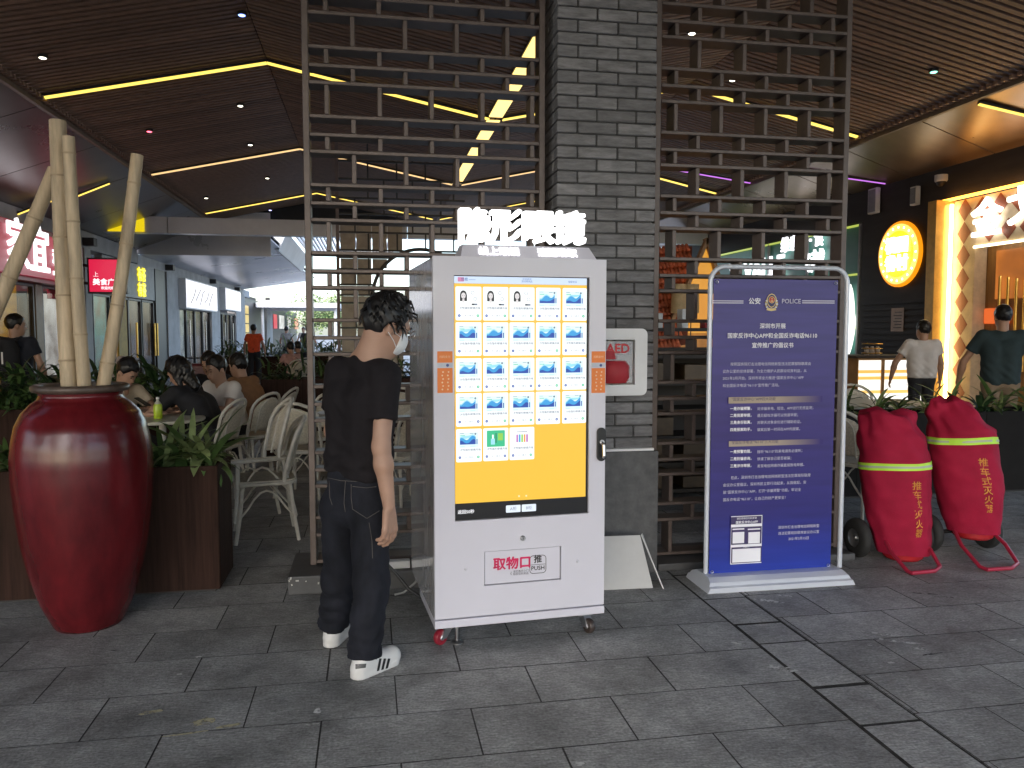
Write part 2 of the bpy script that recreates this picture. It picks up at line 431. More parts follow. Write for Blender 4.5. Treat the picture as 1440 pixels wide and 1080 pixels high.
# ---- soffits
M_soffit = mat('soffit_metal', (.20, .19, .185), .3, metal=.5, var=.25, scale=.7, rvar=.1)
M_soffitR = mat('soffit_bronze', (.26, .17, .11), .3, metal=.55, var=.35, scale=.8, rvar=.12)
def soffit(name, x0, z0, x1, z1, y0, y1, m, seam, t=.05):
    p = MB(); root = None
    y = y0; first = True
    th = t
    root = MB().box((min(x0, x1), y0, max(z0, z1) + .12), (max(x0, x1), y1, max(z0, z1) + .17)).build(name, M_ceil); tag(root, kind='structure')
    while y < y1 - .01:
        e = min(y + seam, y1)
        q = MB(); g = .012
        q.add([(x0, y + g, z0), (x1, y + g, z1), (x1, e - g, z1), (x0, e - g, z0), (x0, y + g, z0 + th), (x1, y + g, z1 + th), (x1, e - g, z1 + th), (x0, e - g, z0 + th)],
              [(0, 1, 2, 3), (7, 6, 5, 4), (0, 4, 5, 1), (1, 5, 6, 2), (2, 6, 7, 3), (3, 7, 4, 0)])
        q.build('soffit_panel', m, root); y = e
    return root
soffit('soffit', XE0 - .02, EZ - .1, -6.6, 3.85, 5.0, CY1, M_soffit, 2.4)
soffit('soffit', XE1 + .02, EZ - .1, 9.4, 4.2, 5.0, CY1, M_soffitR, 1.9)
# eave trims (toothed battens) along both eaves
M_trim = mat('eave_trim', (.20, .15, .11), .5, var=.2)
for xe, sg, lab in ((XE0, 1, 'dark brown toothed eave trim along the edge of the slatted ceiling by the red shop'), (XE1, -1, 'brown toothed eave trim along the slatted ceiling beside the bronze soffit')):
    e = thing('eave_trim', lab, 'trim', (xe, CY0, EZ))
    MB().box((-.03, 0, -.14), (.03, CY1 - CY0, -.04)).build('trim_board', M_trim, e)
    teeth = MB()
    y = 2.2
    while y < CY1 - CY0:
        teeth.obox((sg * .07, y, -.055), (.11, .06, .05)); y += .125
    tag(teeth.build('slat_ends', M_slat, e), kind='stuff')

# ---- light strips (lit lamps in the ceiling)
M_strip = emit('strip_light', (246, 208, 92), 2.0)
M_stripw = emit('strip_warm', (250, 205, 140), 1.3)
M_strip_p = emit('strip_purple', (205, 120, 235), 1.2)
M_house = mat('lamp_housing', (.03, .03, .03), .5)
def strip(p, q, w, m, label, grp=None):
    p, q = Vector(p), Vector(q); d = q - p
    t = thing('light_strip', label, 'light', p, 0, grp)
    rot = d.to_track_quat('X', 'Z').to_matrix()
    MB().obox(d / 2 + Vector((0, 0, .02)), (d.length, w + .03, .03), rot).build('housing', M_house, t)
    MB().obox(d / 2, (d.length - .01, w, .02), rot).build('diffuser', m, t)
ords = ('first', 'second', 'third')
for i, (y, m) in enumerate(((12.0, M_strip), (17.42, M_stripw), (22.83, M_strip))):
    z = -.065
    strip((XE0 + .1, y, EZ + .02 + z), (XR0, y, RZ + z), .085, m, f'{ords[i]} slim light strip across the slatted slope above the diners, counted from the lattice', 'cross light strips')
    strip((XR0, y, RZ + z), (XV - .1, y, EZ + .02 + z), .085, m, f'{ords[i]} slim light strip falling from the ridge to the valley, counted from the lattice', 'cross light strips')
    strip((XV + .1, y, EZ + .02 + z), (XR1, y, RZ + z), .085, m, f'{ords[i]} slim light strip rising behind the brick pillar, counted from the lattice', 'cross light strips')
    strip((XR1, y, RZ + z), (XE1 - .1, y, EZ + .02 + z), .085, M_strip, f'{ords[i]} slim light strip falling to the eave of the bronze soffit, counted from the lattice', 'cross light strips')
for k, (a, b_) in enumerate(((8.2, 11.9), (12.1, 17.3))):
    strip((XV - .02, a, EZ - .03), (XV - .02, b_, EZ - .03), .2, emit('strip_valley', (250, 210, 120), 2.2), ('broad yellow light strip running along the ceiling valley, part before the cross strip', 'broad yellow light strip running along the ceiling valley, part beyond the cross strip')[k])
a, b_ = onx(1195, 243, 8.3), onx(1235, 263, 9.3)
strip((8.12, 14.2, EZ - .16), (9.34, 13.2, 4.2), .05, M_strip_p, 'purple neon light strip under the soffit above the teal shop')
strip((8.15, 9.6, EZ - .17), (9.3, 9.2, 4.21), .06, M_strip, 'yellow light strip crossing the bronze soffit above the checkered doorway')
strip((5.2, 16.8, ceil_z(5.2) - .1), (8.0, 15.8, EZ - .1), .05, M_strip_p, 'purple light strip seen through the upper lattice beside the pillar')
for px, py, lab in ((45, 292, 'yellow light strip under the soffit above the red shop sign'), (120, 270, 'yellow light strip under the soffit behind the upright bamboo')):
    p = onplane(px, py, Vector((XE0, 0, EZ - .12)), Vector((.89, 0, -2.14)).normalized())
    strip((p.x - .45, p.y, p.z - .2 - .02), (p.x + .45, p.y, p.z + .2 - .02), .05, M_strip, lab)
# ---- small coloured downlights
DL = [(340, 20, (120, 150, 255), 'blue'), (60, 80, (255, 250, 225), 'white'), (338, 148, (255, 250, 235), 'white'), (210, 184, (255, 90, 110), 'red'),
      (352, 203, (255, 250, 235), 'white'), (376, 250, (255, 250, 235), 'white'), (290, 278, (255, 240, 220), 'white'), (380, 295, (190, 190, 255), 'pale blue'),
      (1313, 100, (120, 255, 220), 'green'), (1030, 112, (255, 235, 190), 'white'), (973, 46, (255, 235, 200), 'white')]
for i, (px, py, c, nm) in enumerate(DL):
    d = ray(px, py); lo_, hi_ = .004, .03
    for _ in range(40):
        mid = (lo_ + hi_) / 2; p = CC + d * mid
        if p.z < ceil_z(p.x) - .05: lo_ = mid
        else: hi_ = mid
    p = CC + d * lo_
    near = 'the first cross strip' if p.y < 14.5 else 'the second cross strip' if p.y < 20 else 'the far cross strip'
    t = thing('downlight', f'tiny {nm} downlight in the slats near {near}, ' + ('pillar side' if px > 700 else 'diners side'), 'light', p, 0, 'ceiling downlights')
    MB().lathe([(0, 0), (.045, 0), (.045, -.012), (.06, -.012), (.06, .03)], 12).build('trim_ring', M_house, t)
    MB().lathe([(.0, -.014), (.03, -.022), (.043, -.014)], 10).build('lens', emit('downlight_' + nm.replace(' ', '_'), c, 6), t)

# ---- far open end: pale canopies, sky, trees
M_white = mat('white_paint', (.75, .75, .76), .5, var=.05)
M_pale = mat('pale_canopy', (.55, .56, .58), .45, metal=.3, var=.12, scale=.6)
fs = soffit('soffit', -2.9, 4.25, -6.6, 3.72, CY1 + .3, 44, mat('soffit_pale', (.62, .63, .68), .3, metal=.25, var=.15, scale=.6, rvar=.1), 3.2)
cn = thing('canopy', 'white louvred canopy roof beyond the end of the timber hall', 'canopy', (0, 32, 5.0))
for k in range(26):
    MB().obox((-2.6 + k * .14, 0, 0), (.05, 9, .12)).build('louvre', M_white, cn)
for yy in (-4.4, -1.5, 1.5, 4.4): MB().box((-2.75, yy - .05, .07), (1.1, yy + .05, .19)).build('beam', M_white, cn)
MB().obox((-2.95, 0, -.45), (.35, 9.4, .7), Matrix.Rotation(R(24), 3, 'Y')).build('gutter', M_pale, cn)
cp = thing('canopy', 'flat white canopy slab over the far shops', 'canopy', (-3.9, 52, 2.9))
MB().box((-2.6, -4, 0), (2.2, 4, .28)).build('slab', M_white, cp)
for sx in (-2.3, 1.9):
    MB().tube([(sx, -3.5, -2.9), (sx, -3.5, 0)], .09, 10).build('post', M_white, cp)

# ================================================================== SHOP ROWS
FX = -6.6
M_conc = mat('grey_render', (.42, .42, .43), .75, var=.18, scale=2, bump=.15)
M_dark = mat('dark_frame', (.025, .024, .026), .45)
M_gold = mat('brass', (.75, .52, .16), .28, metal=1)
M_pane = glass('shop_glass', (.03, .035, .04), .03, .3)
M_red = mat('red_panel', (.30, .012, .03), .4)
M_grey = mat('grey_panel', (.26, .27, .29), .5)
def fy(px): return onx(px, 420, FX).y
L = thing('shop_building', 'row of lit shops with grey columns behind the diners', 'building', (FX, 0, 0))
MB().box((-.35, 5, 3.45), (.05, 24.4, 3.85)).build('beam', M_conc, L)
MB().box((-.35, 24.42, 3.35), (.05, 46, 3.72)).build('beam', M_conc, L)
MB().box((-1.6, 4, 0), (-1.5, 60, 3.9)).build('back_wall', mat('shop_interior', (.16, .13, .10), .8), L)
for px0, px1 in ((113, 122), (230, 247), (293, 305), (328, 341), (372, 380)):
    a, b_ = fy(px0), fy(px1)
    MB().box((-.3, a, 0), (.12, b_, 3.44)).build('column', M_conc, L, bevel=.01)
    MB().box((.03, a + .1, 3.5), (.3, a + .35, 3.68)).build('bracket', M_dark, L)
def lit(y0, y1, z0, z1, m, x=-.2): MB().box((x - .02, y0, z0), (x, y1, z1)).build('lit_window', m, L)
def pane(y0, y1, z0, z1): MB().box((-.02, y0, z0), (0, y1, z1)).build('glass_pane', M_pane, L)
def frame(y0, y1, z0, z1, w=.05, m=None):
    for a, b_, c, d in ((y0, y0 + w, z0, z1), (y1 - w, y1, z0, z1), (y0 + w, y1 - w, z1 - w, z1)):
        MB().box((-.05, a, c), (.04, b_, d)).build('door_frame', m or M_dark, L)
def handle(y, z0=.75, z1=1.75):
    MB().tube([(.09, y, z0), (.09, y, z1)], .028, 8).build('door_handle', M_gold, L)
W_yel = emit_noise('window_yellow', (205, 160, 55), (150, 105, 40), .8, 2.5, (1, 1, 4))
W_wht = emit_noise('window_white', (235, 235, 230), (150, 140, 130), 1.0, 2.2)
W_teal = emit_noise('window_teal', (120, 190, 180), (120, 110, 80), .7, 3)
W_cool = emit_noise('window_cool', (190, 205, 205), (40, 45, 42), .75, 3.2)
W_gold = emit_noise('window_gold', (190, 140, 30), (160, 112, 25), .75, 1.5)
W_dim = emit_noise('window_dim', (120, 95, 60), (35, 30, 26), .6, 2.5)
# red shop bay
MB().box((-.2, 9, 2.45), (.3, fy(80), 3.5)).build('sign_band', M_red, L)
MB().box((-.2, fy(80) + .02, 2.2), (.1, fy(112), 3.42)).build('side_panel', M_red, L)
lit(13.5, 17.0, .3, 2.4, W_yel); lit(17.1, 17.9, .9, 2.2, W_dim); lit(18.0, 19.8, .55, 2.3, W_wht); lit(18.0, 19.8, 0, .5, W_dim)
lit(8, 13.4, .3, 2.4, W_yel)
for a, b_ in ((13.5, 15.4), (15.5, 17.2), (17.6, 19.8)): pane(a, b_, .05, 2.4); frame(a, b_, 0, 2.44)
MB().box((-.1, 17.25, 0), (.05, 17.58, 2.44)).build('pilaster', mat('tan_pilaster', (.28, .20, .12), .5), L)
# tea shop bay
MB().box((-.12, fy(142), 2.45), (.06, fy(215), 3.42)).build('header_panel', M_grey, L)
MB().box((-.12, fy(215) + .02, 0), (.08, fy(230), 3.44)).build('dark_jamb', M_dark, L)
lit(20.6, 22.3, .4, 2.4, W_teal); lit(22.5, 24.0, .3, 2.4, W_gold); lit(24.2, 26.8, .1, 2.4, W_dim)
for a in (20.6, 22.2, 23.4, 24.8, 26.0): frame(a, a + 1.3, 0, 2.42); pane(a + .05, a + 1.25, .02, 2.38)
for y in (24.0, 25.9, 26.2): handle(y)
MB().box((.0, 22.55, .35), (.03, 23.3, 2.4)).build('curtain_panel', mat('mustard_panel', (.42, .26, .03), .6), L)
# two bays with white signs, then darker ones
for a, b_ in ((fy(247), fy(293)), (fy(305), fy(328))):
    lit(a + .2, a + (b_ - a) * .45, .1, 2.3, W_cool); lit(a + (b_ - a) * .55, b_ - .2, .1, 2.3, W_dim)
    k = 4; w = (b_ - a) / k
    for i in range(k): frame(a + i * w, a + (i + 1) * w, 0, 2.35, .08); pane(a + i * w + .08, a + (i + 1) * w - .08, .02, 2.3)
    for i in (1, 3): MB().tube([(.1, a + i * w + .2, .6), (.1, a + i * w + .2, 1.9)], .03, 8).build('door_handle', mat('steel', (.6, .6, .6), .25, metal=1), L)
MB().box((-.3, fy(341), 0), (.02, fy(372), 3.3)).build('dark_front', M_dark, L)
lit(fy(343), fy(348), .5, 2.9, emit('window_lattice_yellow', (225, 195, 110), .9), .05)
for z in (.9, 1.4, 1.9, 2.4): MB().box((.051, fy(343), z), (.09, fy(348), z + .05)).build('glazing_bar', M_dark, L)
MB().box((-.3, fy(380), 0), (.02, 75, 3.2)).build('dark_front', M_dark, L)
for a, b_, m in ((fy(383), fy(388), emit('window_far_red', (215, 60, 80), .9)), (fy(391), fy(398), W_wht), (fy(403), fy(407), W_wht), (fy(413), fy(418), emit('window_far_orange', (215, 130, 80), .9))):
    lit(a, b_, 1.7, 2.7, m, .06)

# signs on that row
M_lett = emit('sign_letter_white', (255, 250, 255), 2.2)
def side_text(body, size, m, parent, x, y, z, off=0.01, sx=1.0):
    """lettering on a wall that faces +x, read with +y to the right... so it runs away from the viewer"""
    M = Matrix.Translation((x, y, z)) @ Matrix.Rotation(PI / 2, 4, 'Z') @ STAND
    return text('lettering', body, size, m, parent, M, off=off, ext=.015, sx=sx)
t = thing('shop_sign', 'red shop sign with big glowing white characters behind the bamboo poles', 'sign', (FX + .31, 16.4, 2.95))
MB().box((0, -2.6, -.42), (.1, 2.05, .42)).build('sign_board', emit_noise('sign_red', (196, 18, 60), (120, 12, 35), .75, .6), t)
side_text('家宜', .95, M_lett, t, .12, -.35, .04, .016)
side_text('和仁堂', .36, M_lett, t, .12, 1.3, .0, .012)
MB().box((.11, .75, -.33), (.13, 1.95, -.25)).build('underline', M_lett, t)
t = thing('hanging_sign', 'red light box sign with white lettering hung out from the grey column', 'sign', (-5.75, 19.2, 2.35))
MB().box((-.46, 0, 0), (.37, .14, .8)).build('case', M_dark, t)
MB().box((-.42, -.012, .04), (.33, -.001, .76)).build('face', emit('sign_red_face', (225, 35, 75), .95), t)
M_lw = emit('sign_letter_soft', (255, 240, 245), 1.2)
text('lettering', '美食广场', .155, M_lw, t, at(-.04, -.016, .25), off=.006)
text('lettering', '欢迎光临', .07, M_lw, t, at(-.04, -.016, .12), off=.003)
text('lettering', '上', .12, M_lw, t, at(-.28, -.016, .42))
MB().box((-.6, .04, .2), (-.46, .1, .26)).build('bracket', M_dark, t); MB().box((-.6, .04, .6), (-.46, .1, .66)).build('bracket', M_dark, t)
t = thing('shop_sign', 'yellow lit tea shop characters on the grey panel beside the red light box', 'sign', (FX + .08, fy(196), 2.9))
side_text('有茶', .42, emit('sign_letter_yellow', (245, 225, 40), 1.4), t, 0, 0, .22, .012); side_text('有茶', .42, MATS['sign_letter_yellow'], t, 0, 0, -.22, .012)
M_lbox = emit_noise('white_light_box', (252, 250, 255), (225, 222, 235), 1.25, 1.2)
for px0, px1, z0, z1, lab in ((246, 293, 2.3, 3.35, 'wide glowing white light box sign with ink sketch over glass doors'), (305, 328, 2.45, 3.45, 'narrow glowing white light box sign between two grey columns')):
    a, b_ = fy(px0) + .05, fy(px1) - .05
    t = thing('light_box', lab, 'sign', (FX + .1, (a + b_) / 2, z0))
    MB().box((-.05, -(b_ - a) / 2, 0), (.25, (b_ - a) / 2, z1 - z0)).build('case', M_white, t)
    MB().box((.255, -(b_ - a) / 2 + .06, .05), (.27, (b_ - a) / 2 - .06, z1 - z0 - .05)).build('face', M_lbox, t)
    if px0 == 246:
        for k in range(5):
            y = -2.2 + k * .8; MB().tube([(.28, y, .2 + .1 * (k % 2)), (.28, y + .5, .45 + .1 * (k % 3)), (.28, y + .9, .75)], .012, 5).build('ink_stroke', M_dark, t)

# ---- wall with the checkered doorway and the round sign
WX = 9.4
def wy(px): return onx(px, 420, WX).y
M_wallR = mat('dark_brown_wall', (.034, .028, .026), .7, var=.25, scale=1.2, stretch=(1, 1, 7))
Bd = thing('shop_building', 'dark brown shop building with checkered doorway and teal shopfront', 'building', (WX, 0, 0))
yA, yB, yC, yD = wy(1440) - 2.2, wy(1370), wy(1325), wy(1210)
MB().box((0, yC, 0), (.3, yD, 4.25)).build('wall', M_wallR, Bd)
MB().box((0, 4, 3.66), (.3, yC - .002, 4.25)).build('wall', M_wallR, Bd)
MB().box((.02, yD + .01, 3.62), (.3, 24, 4.25)).build('wall', M_wallR, Bd)
for k in range(16):
    MB().box((-.025, yC + .1, .35 + k * .11), (-.002, yD - .05, .42 + k * .11)).build('wall_batten', M_wallR, Bd)
M_jamb = mat('gold_jamb', (.62, .36, .09), .35, metal=.3)
M_tileC = mat('cream_tile', (.62, .50, .36), .5); M_tileR = mat('rust_tile', (.24, .055, .02), .5)
MB().box((-.34, yC - .22, 0), (-.002, yC - .02, 3.62)).build('jamb', M_jamb, Bd)
MB().box((-.02, yB, 0), (.2, yC - .23, 3.6)).build('door_surround', M_tileC, Bd)
MB().box((-.02, yA, 2.85), (.2, yB - .002, 3.6)).build('door_surround', M_tileC, Bd)
def diamond(y, z, w, h):
    MB().add([(-.024, y - w, z), (-.024, y, z + h), (-.024, y + w, z), (-.024, y, z - h)], [(0, 1, 2, 3)]).add(
        [(-.021, y - w, z), (-.021, y, z + h), (-.021, y + w, z), (-.021, y, z - h)], [(3, 2, 1, 0)]).build('diamond_tile', M_tileR, Bd)
ym = (yB + yC - .22) / 2; hw = (yC - .22 - yB) / 2 * .62
for k in range(10): diamond(ym, .15 + k * .365, hw * .95, .18)
for k in range(10): diamond(yC - .225, .33 + k * .365, hw * .5, .16) if False else None
k = 0; y = ym - .36
while y > yA:
    diamond(y, 3.42, .16, .17); diamond(y - .17, 3.03, .15, .16); y -= .36
tb = thing('light_strip', 'warm white glowing tube up the jamb of the checkered doorway', 'light', (WX - .1, yC - .27, 0))
MB().tube([(0, 0, .05), (0, 0, 3.55)], .028, 8).build('tube', emit('tube_warm', (255, 222, 150), 16), tb)
tb = thing('light_strip', 'warm orange glowing edge above the checkered doorway', 'light', (WX - .1, 0, 3.63))
MB().tube([(0, yA, 0), (0, yC - .05, 0)], .025, 8).build('tube', emit('tube_orange', (255, 170, 60), 7), tb)
tb = thing('light_strip', 'white glowing strip under the checkered door header', 'light', (WX - .04, 0, 2.82))
MB().tube([(0, yA, 0), (0, yB, 0)], .02, 8).build('tube', emit('tube_white', (255, 236, 190), 6), tb)
for k, y in enumerate((yC - .5, yC - .95, yC - 1.4)):
    pass
# door behind
M_wood = mat('honey_wood', (.34, .17, .05), .35, var=.3, scale=2, stretch=(8, 8, 1))
MB().box((.22, yA, 0), (.3, yB + .3, 2.84)).build('door', M_wood, Bd)
MB().box((.19, yA, 2.0), (.215, yB - .2, 2.75)).build('door_glass', emit_noise('door_glass_glow', (190, 110, 45), (120, 70, 34), 1.1, 2.0), Bd)
for k in range(5):
    y = yB - .35 - k * .16; MB().tube([(.14, y, .9), (.14, y, 2.35 - .03 * k)], .022, 8).build('door_handle', M_gold, Bd)
MB().box((.17, yB - .52, 1.62), (.188, yB - .02, 1.86)).build('notice', emit('notice_orange', (240, 110, 50), .9), Bd)
t = thing('shop_sign', 'glowing white rounded characters on the checkered door header', 'sign', (WX - .05, yB - .5, 3.22))
M_gl = emit('letter_warm_white', (255, 250, 235), 4.0)
def side_text_r(body, size, m, parent, x, y, z, off=.01, rot=0):
    M = Matrix.Translation((x, y, z)) @ Matrix.Rotation(-PI / 2, 4, 'Z') @ STAND
    return text('lettering', body, size, m, parent, M, off=off, ext=.02)
side_text_r('金', .62, M_gl, t, -.03, .22, -.02, .014); side_text_r('戈', .62, M_gl, t, -.03, -.47, .08, .014)
# round sign
yR = (wy(1237) + wy(1297)) / 2
t = thing('round_sign', 'round glowing yellow sign with orange rim and white characters on the dark wall', 'sign', (WX, yR, 2.88))
rr = .585
MB().lathe([(0, -.02), (rr, -.02), (rr, -.05), (rr - .03, -.07), (0, -.07)], 40, axis='x').build('case', emit('round_rim', (255, 150, 20), 1.2), t)
MB().lathe([(0, -.072), (rr - .05, -.072), (rr - .05, -.076), (0, -.076)], 40, axis='x').build('face', emit('round_cream', (255, 236, 120), 1.2), t)
MB().lathe([(0, -.078), (rr - .17, -.078), (rr - .17, -.082), (0, -.082)], 36, axis='x').build('inner_disc', emit('round_lime', (232, 226, 40), 1.2), t)
side_text_r('桃园', .3, M_gl, t, -.105, 0, .14, .006); side_text_r('眷村', .3, M_gl, t, -.105, 0, -.18, .006)
for k in range(20):
    a = 2 * PI * k / 20; MB().obox((-.08, math.cos(a) * (rr - .11), math.sin(a) * (rr - .11)), (.006, .035, .03), Matrix.Rotation(a, 3, 'X')).build('rim_mark', M_gl, t)
# teal shopfront
M_teal = mat('teal_panel', (.05, .20, .16), .4, var=.2, scale=.8)
y0, y1 = yD + .05, 22.0
MB().box((.05, y0, 0), (.3, y1, 3.6)).build('teal_front', M_teal, Bd)
for y in (y0 + .02, y0 + 1.9, y0 + 3.6): MB().box((.0, y, 0), (.048, y + .05, 3.6)).build('mullion', M_grey, Bd)
for z in (1.55, 2.6, 3.55): MB().box((.0, y0 + .08, z), (.048, y1, z + .035)).build('glow_rail', emit('rail_lime', (190, 205, 90), .9), Bd)
t = thing('shop_sign', 'white glowing lettering on the teal shopfront seen through the lattice', 'sign', (WX - .05, 17.4, 3.08))
M_gw = emit('letter_cool_white', (250, 250, 255), 2.2)
side_text_r('VI VALLE', .72, M_gw, t, 0, .75, -.1, .014); side_text_r('飞越', .5, M_gw, t, 0, -1.75, -.12, .01); side_text_r('维也纳 · 食', .36, M_gw, t, 0, -1.35, .36, .008)
t = thing('wall_lamp', 'curved white glowing leaf shaped lamp on the teal shopfront', 'lamp', (WX - .02, wy(1197) - .02, 1.05))
poly = [(math.sin(PI * k / 12) ** .8 * (.17 if k < 7 else .14) + (.02 if k < 12 else 0), k * .115) for k in range(13)]
leafp = [(-x, z) for x, z in poly] + [(.03, z) for x, z in reversed(poly)]
lm = MB(); n = len(leafp)
lm.add([(-.03, x, z) for x, z in leafp] + [(-.005, x, z) for x, z in leafp], [tuple(range(n)), tuple(reversed(range(n, 2 * n)))] + [(i, i + n, (i + 1) % n + n, (i + 1) % n) for i in range(n)])
lm.build('diffuser', emit('leaf_white', (250, 255, 245), 1.8), t)
# wall things
def wallbox(px0, px1, py0, py1, m, name, lab, cat, d=.12):
    a, b_ = wy(px1), wy(px0); zt, zb = onx(px0, py0, WX).z, onx(px0, py1, WX).z
    t = thing(name, lab, cat, (WX, (a + b_) / 2, zb)); w = (b_ - a) / 2
    MB().box((-d, -w, 0), (-.03, w, zt - zb)).build('case', m, t, bevel=.015)
    MB().box((-.03, -w * .4, (zt - zb) * .3), (0, w * .4, (zt - zb) * .7)).build('bracket', M_dark, t)
    MB().box((-d - .006, -w * .8, .03), (-d - .001, w * .8, zt - zb - .03)).build('grille', M_grey if name == 'loudspeaker' else M_white, t)
wallbox(1224, 1236, 268, 303, M_white, 'loudspeaker', 'white column loudspeaker on the wall corner beside the teal shop', 'speaker')
wallbox(1283, 1292, 265, 291, M_white, 'loudspeaker', 'white column loudspeaker on the wall above the round sign', 'speaker')
t = thing('security_camera', 'white dome security camera under the bronze soffit', 'camera', (WX - .1, wy(1325), 4.05))
MB().lathe([(0, 0.02), (.1, .02), (.1, -.07), (.09, -.09)], 16).build('base', M_white, t); MB().lathe([(.075, -.09), (.06, -.14), (.03, -.165), (0, -.17)], 16).build('dome', M_dark, t, smooth=True)
t = thing('notice', 'pale paper notice taped to the dark battened wall', 'notice', (WX - .03, wy(1265), 1.5))
MB().box((-.004, -.17, 0), (0, .17, .42)).build('sheet', mat('notice_paper', (.45, .36, .33), .7), t)
for k in range(6): MB().box((-.006, -.12, .06 + k * .055), (-.0045, .1 - .03 * (k % 2), .075 + k * .055)).build('print_line', M_dark, t)

# ================================================================== LATTICE SCREENS AND PILLAR
M_lat = mat('lattice_metal', (.125, .098, .088), .42, metal=.25, var=.2, scale=9)
M_plinth = mat('plinth_stone', (.075, .075, .078), .5, var=.25, scale=5, bump=.1)
LY, LD = 4.744, .13                     # front plane and depth of the screens
LTOP = 4.6
ZB = []                                   # bar heights, from the top bar down
z = 3.126 + .39 * 3; 
while z > .1:
    ZB += [z, z - .104, z - .2]; z -= .39
ZB = [q for q in ZB if q > .2 and q < LTOP - .08]
def bar_mesh(name, sx, sz): return bmesh_box(name, sx, LD, sz, .003, M_lat)
V_H = {}
def screen(x0, x1, base, label, flip, phase):
    t = thing('lattice_screen', label, 'screen', (x0, LY, base))
    w = x1 - x0
    for s, nm in ((.018, 'post'), (w - .018, 'post')):
        o = link('post', V_H.setdefault(('post', round(LTOP - base, 3)), bar_mesh('post', .036, LTOP - base)), t); o.location = (s, LD / 2, (LTOP - base) / 2)
    zs = [LTOP] + ZB + [base + .02]
    hm = V_H.setdefault(('rail', round(w, 3)), bar_mesh('rail', w - .074, .021))
    for z in zs:
        o = link('rail', hm, t); o.location = (w / 2, LD / 2 - .0015, z - base)
    for i in range(len(zs) - 1):
        zt, zb = zs[i] - .0105, zs[i + 1] + .0105
        h = round(zt - zb, 4)
        if h < .03: continue
        vm = V_H.setdefault(('upright', h), bar_mesh('upright', .026, h - .002))
        x = (.135 if (i + phase) % 2 else .285)
        while x < w - .06:
            o = link('upright', vm, t); o.location = (x if not flip else w - x, LD / 2 + .001, (zt + zb) / 2 - base); x += .302
    return t
PX0, PX1, PY0, PY1 = 1.105, 1.718, 4.62, 5.12
screen(-.362, 1.06, .112, 'dark metal lattice screen between the man in black and the brick pillar', False, 1)
screen(1.76, 3.085, .05, 'dark metal lattice screen behind the blue banner stand', True, 0)
pl = thing('plinth', 'low dark stone plinth under the lattice behind the man, chipped at its corner', 'plinth', (-.475, 4.545, 0))
MB().box((0, 0, 0), (PX0 + .475 - .03, .5, .108)).build('base_stone', M_plinth, pl, bevel=.008)
for k in range(7):
    MB().obox((.006 + .02 * rnd.random() + .03 * k * (k % 2), -.002, .06 + .04 * rnd.random()), (.006 + .012 * rnd.random(), .006, .004 + .006 * rnd.random()), Matrix.Rotation(rnd.random() * 3, 3, 'Y')).build('plaster_chip', mat('plaster_chip', (.5, .49, .46), .8), pl)
pl = thing('plinth', 'low dark stone plinth under the lattice behind the banner stand', 'plinth', (1.76, 4.6, 0))
MB().box((0, 0, 0), (1.36, .45, .047)).build('base_stone', M_plinth, pl, bevel=.008)
# pillar, brick by brick
M_brick = mat('grey_brick', (.185, .182, .186), .8, var=.35, scale=9, stretch=(1, 1, 5), bump=.5, bscale=45, orand=.2)
M_mortar = mat('mortar', (.06, .06, .06), .95)
pil = thing('brick_pillar', 'square grey brick pillar rising between the two lattice screens', 'pillar', (PX0, PY0, 0))
pw, pd = PX1 - PX0, PY1 - PY0
MB().box((.014, .014, .0), (pw - .014, pd - .014, 4.7)).build('core', M_mortar, pil)
bl, bh, bd_, jo = .196, .0635, .1, .0095
bm_ = {}
def brick(x0, x1, y0, y1, z, dst=None):
    key = (round(x1 - x0, 3), round(y1 - y0, 3))
    c = ((x0 + x1) / 2, (y0 + y1) / 2, z + bh / 2)
    if dst is not None: dst.obox(c, (x1 - x0, y1 - y0, bh)); return
    if key not in bm_: bm_[key] = bmesh_box('brick', key[0], key[1], bh, .004, M_brick)
    o = link('brick', bm_[key], pil); o.location = (c[0] + rnd.uniform(-.002, .002), c[1] + rnd.uniform(-.002, .002), c[2])
    o.rotation_euler = (0, 0, R(rnd.uniform(-.5, .5)))
rest = MB()
zc = .78; k = 0
FB = (pw - 2 * jo - .12) / 2       # two long and one short brick in each course
while zc < 4.65:
    far = None if zc < 3.65 else rest
    segs = [FB, FB, .12] if k % 2 else [.12, FB, FB]
    x = 0
    for s_ in segs:
        brick(x, x + s_, 0, .1, zc, far); x += s_ + jo
    ys = [.11 + (0 if k % 2 else .0), .11 + .13, pd] if k % 2 else [.11, .11 + .24, pd]
    for a, b_ in zip(ys[:-1], ys[1:]):
        brick(0, .1, a, b_ - jo, zc, far); brick(pw - .1, pw, a, b_ - jo, zc, rest)
    brick(.11, pw - .11, pd - .1, pd - jo, zc, rest)
    zc += bh + jo; k += 1
tag(rest.build('upper_brickwork', M_brick, pil), kind='stuff')
MB().box((-.03, -.035, 0), (pw + .03, pd + .03, .765)).build('stone_base', mat('dado_stone', (.085, .085, .088), .6, var=.3, scale=14, bump=.2), pil, bevel=.006)
MB().box((-.02, -.03, .767), (pw + .0, pd + .0, .782)).build('white_strip', M_white, pil)
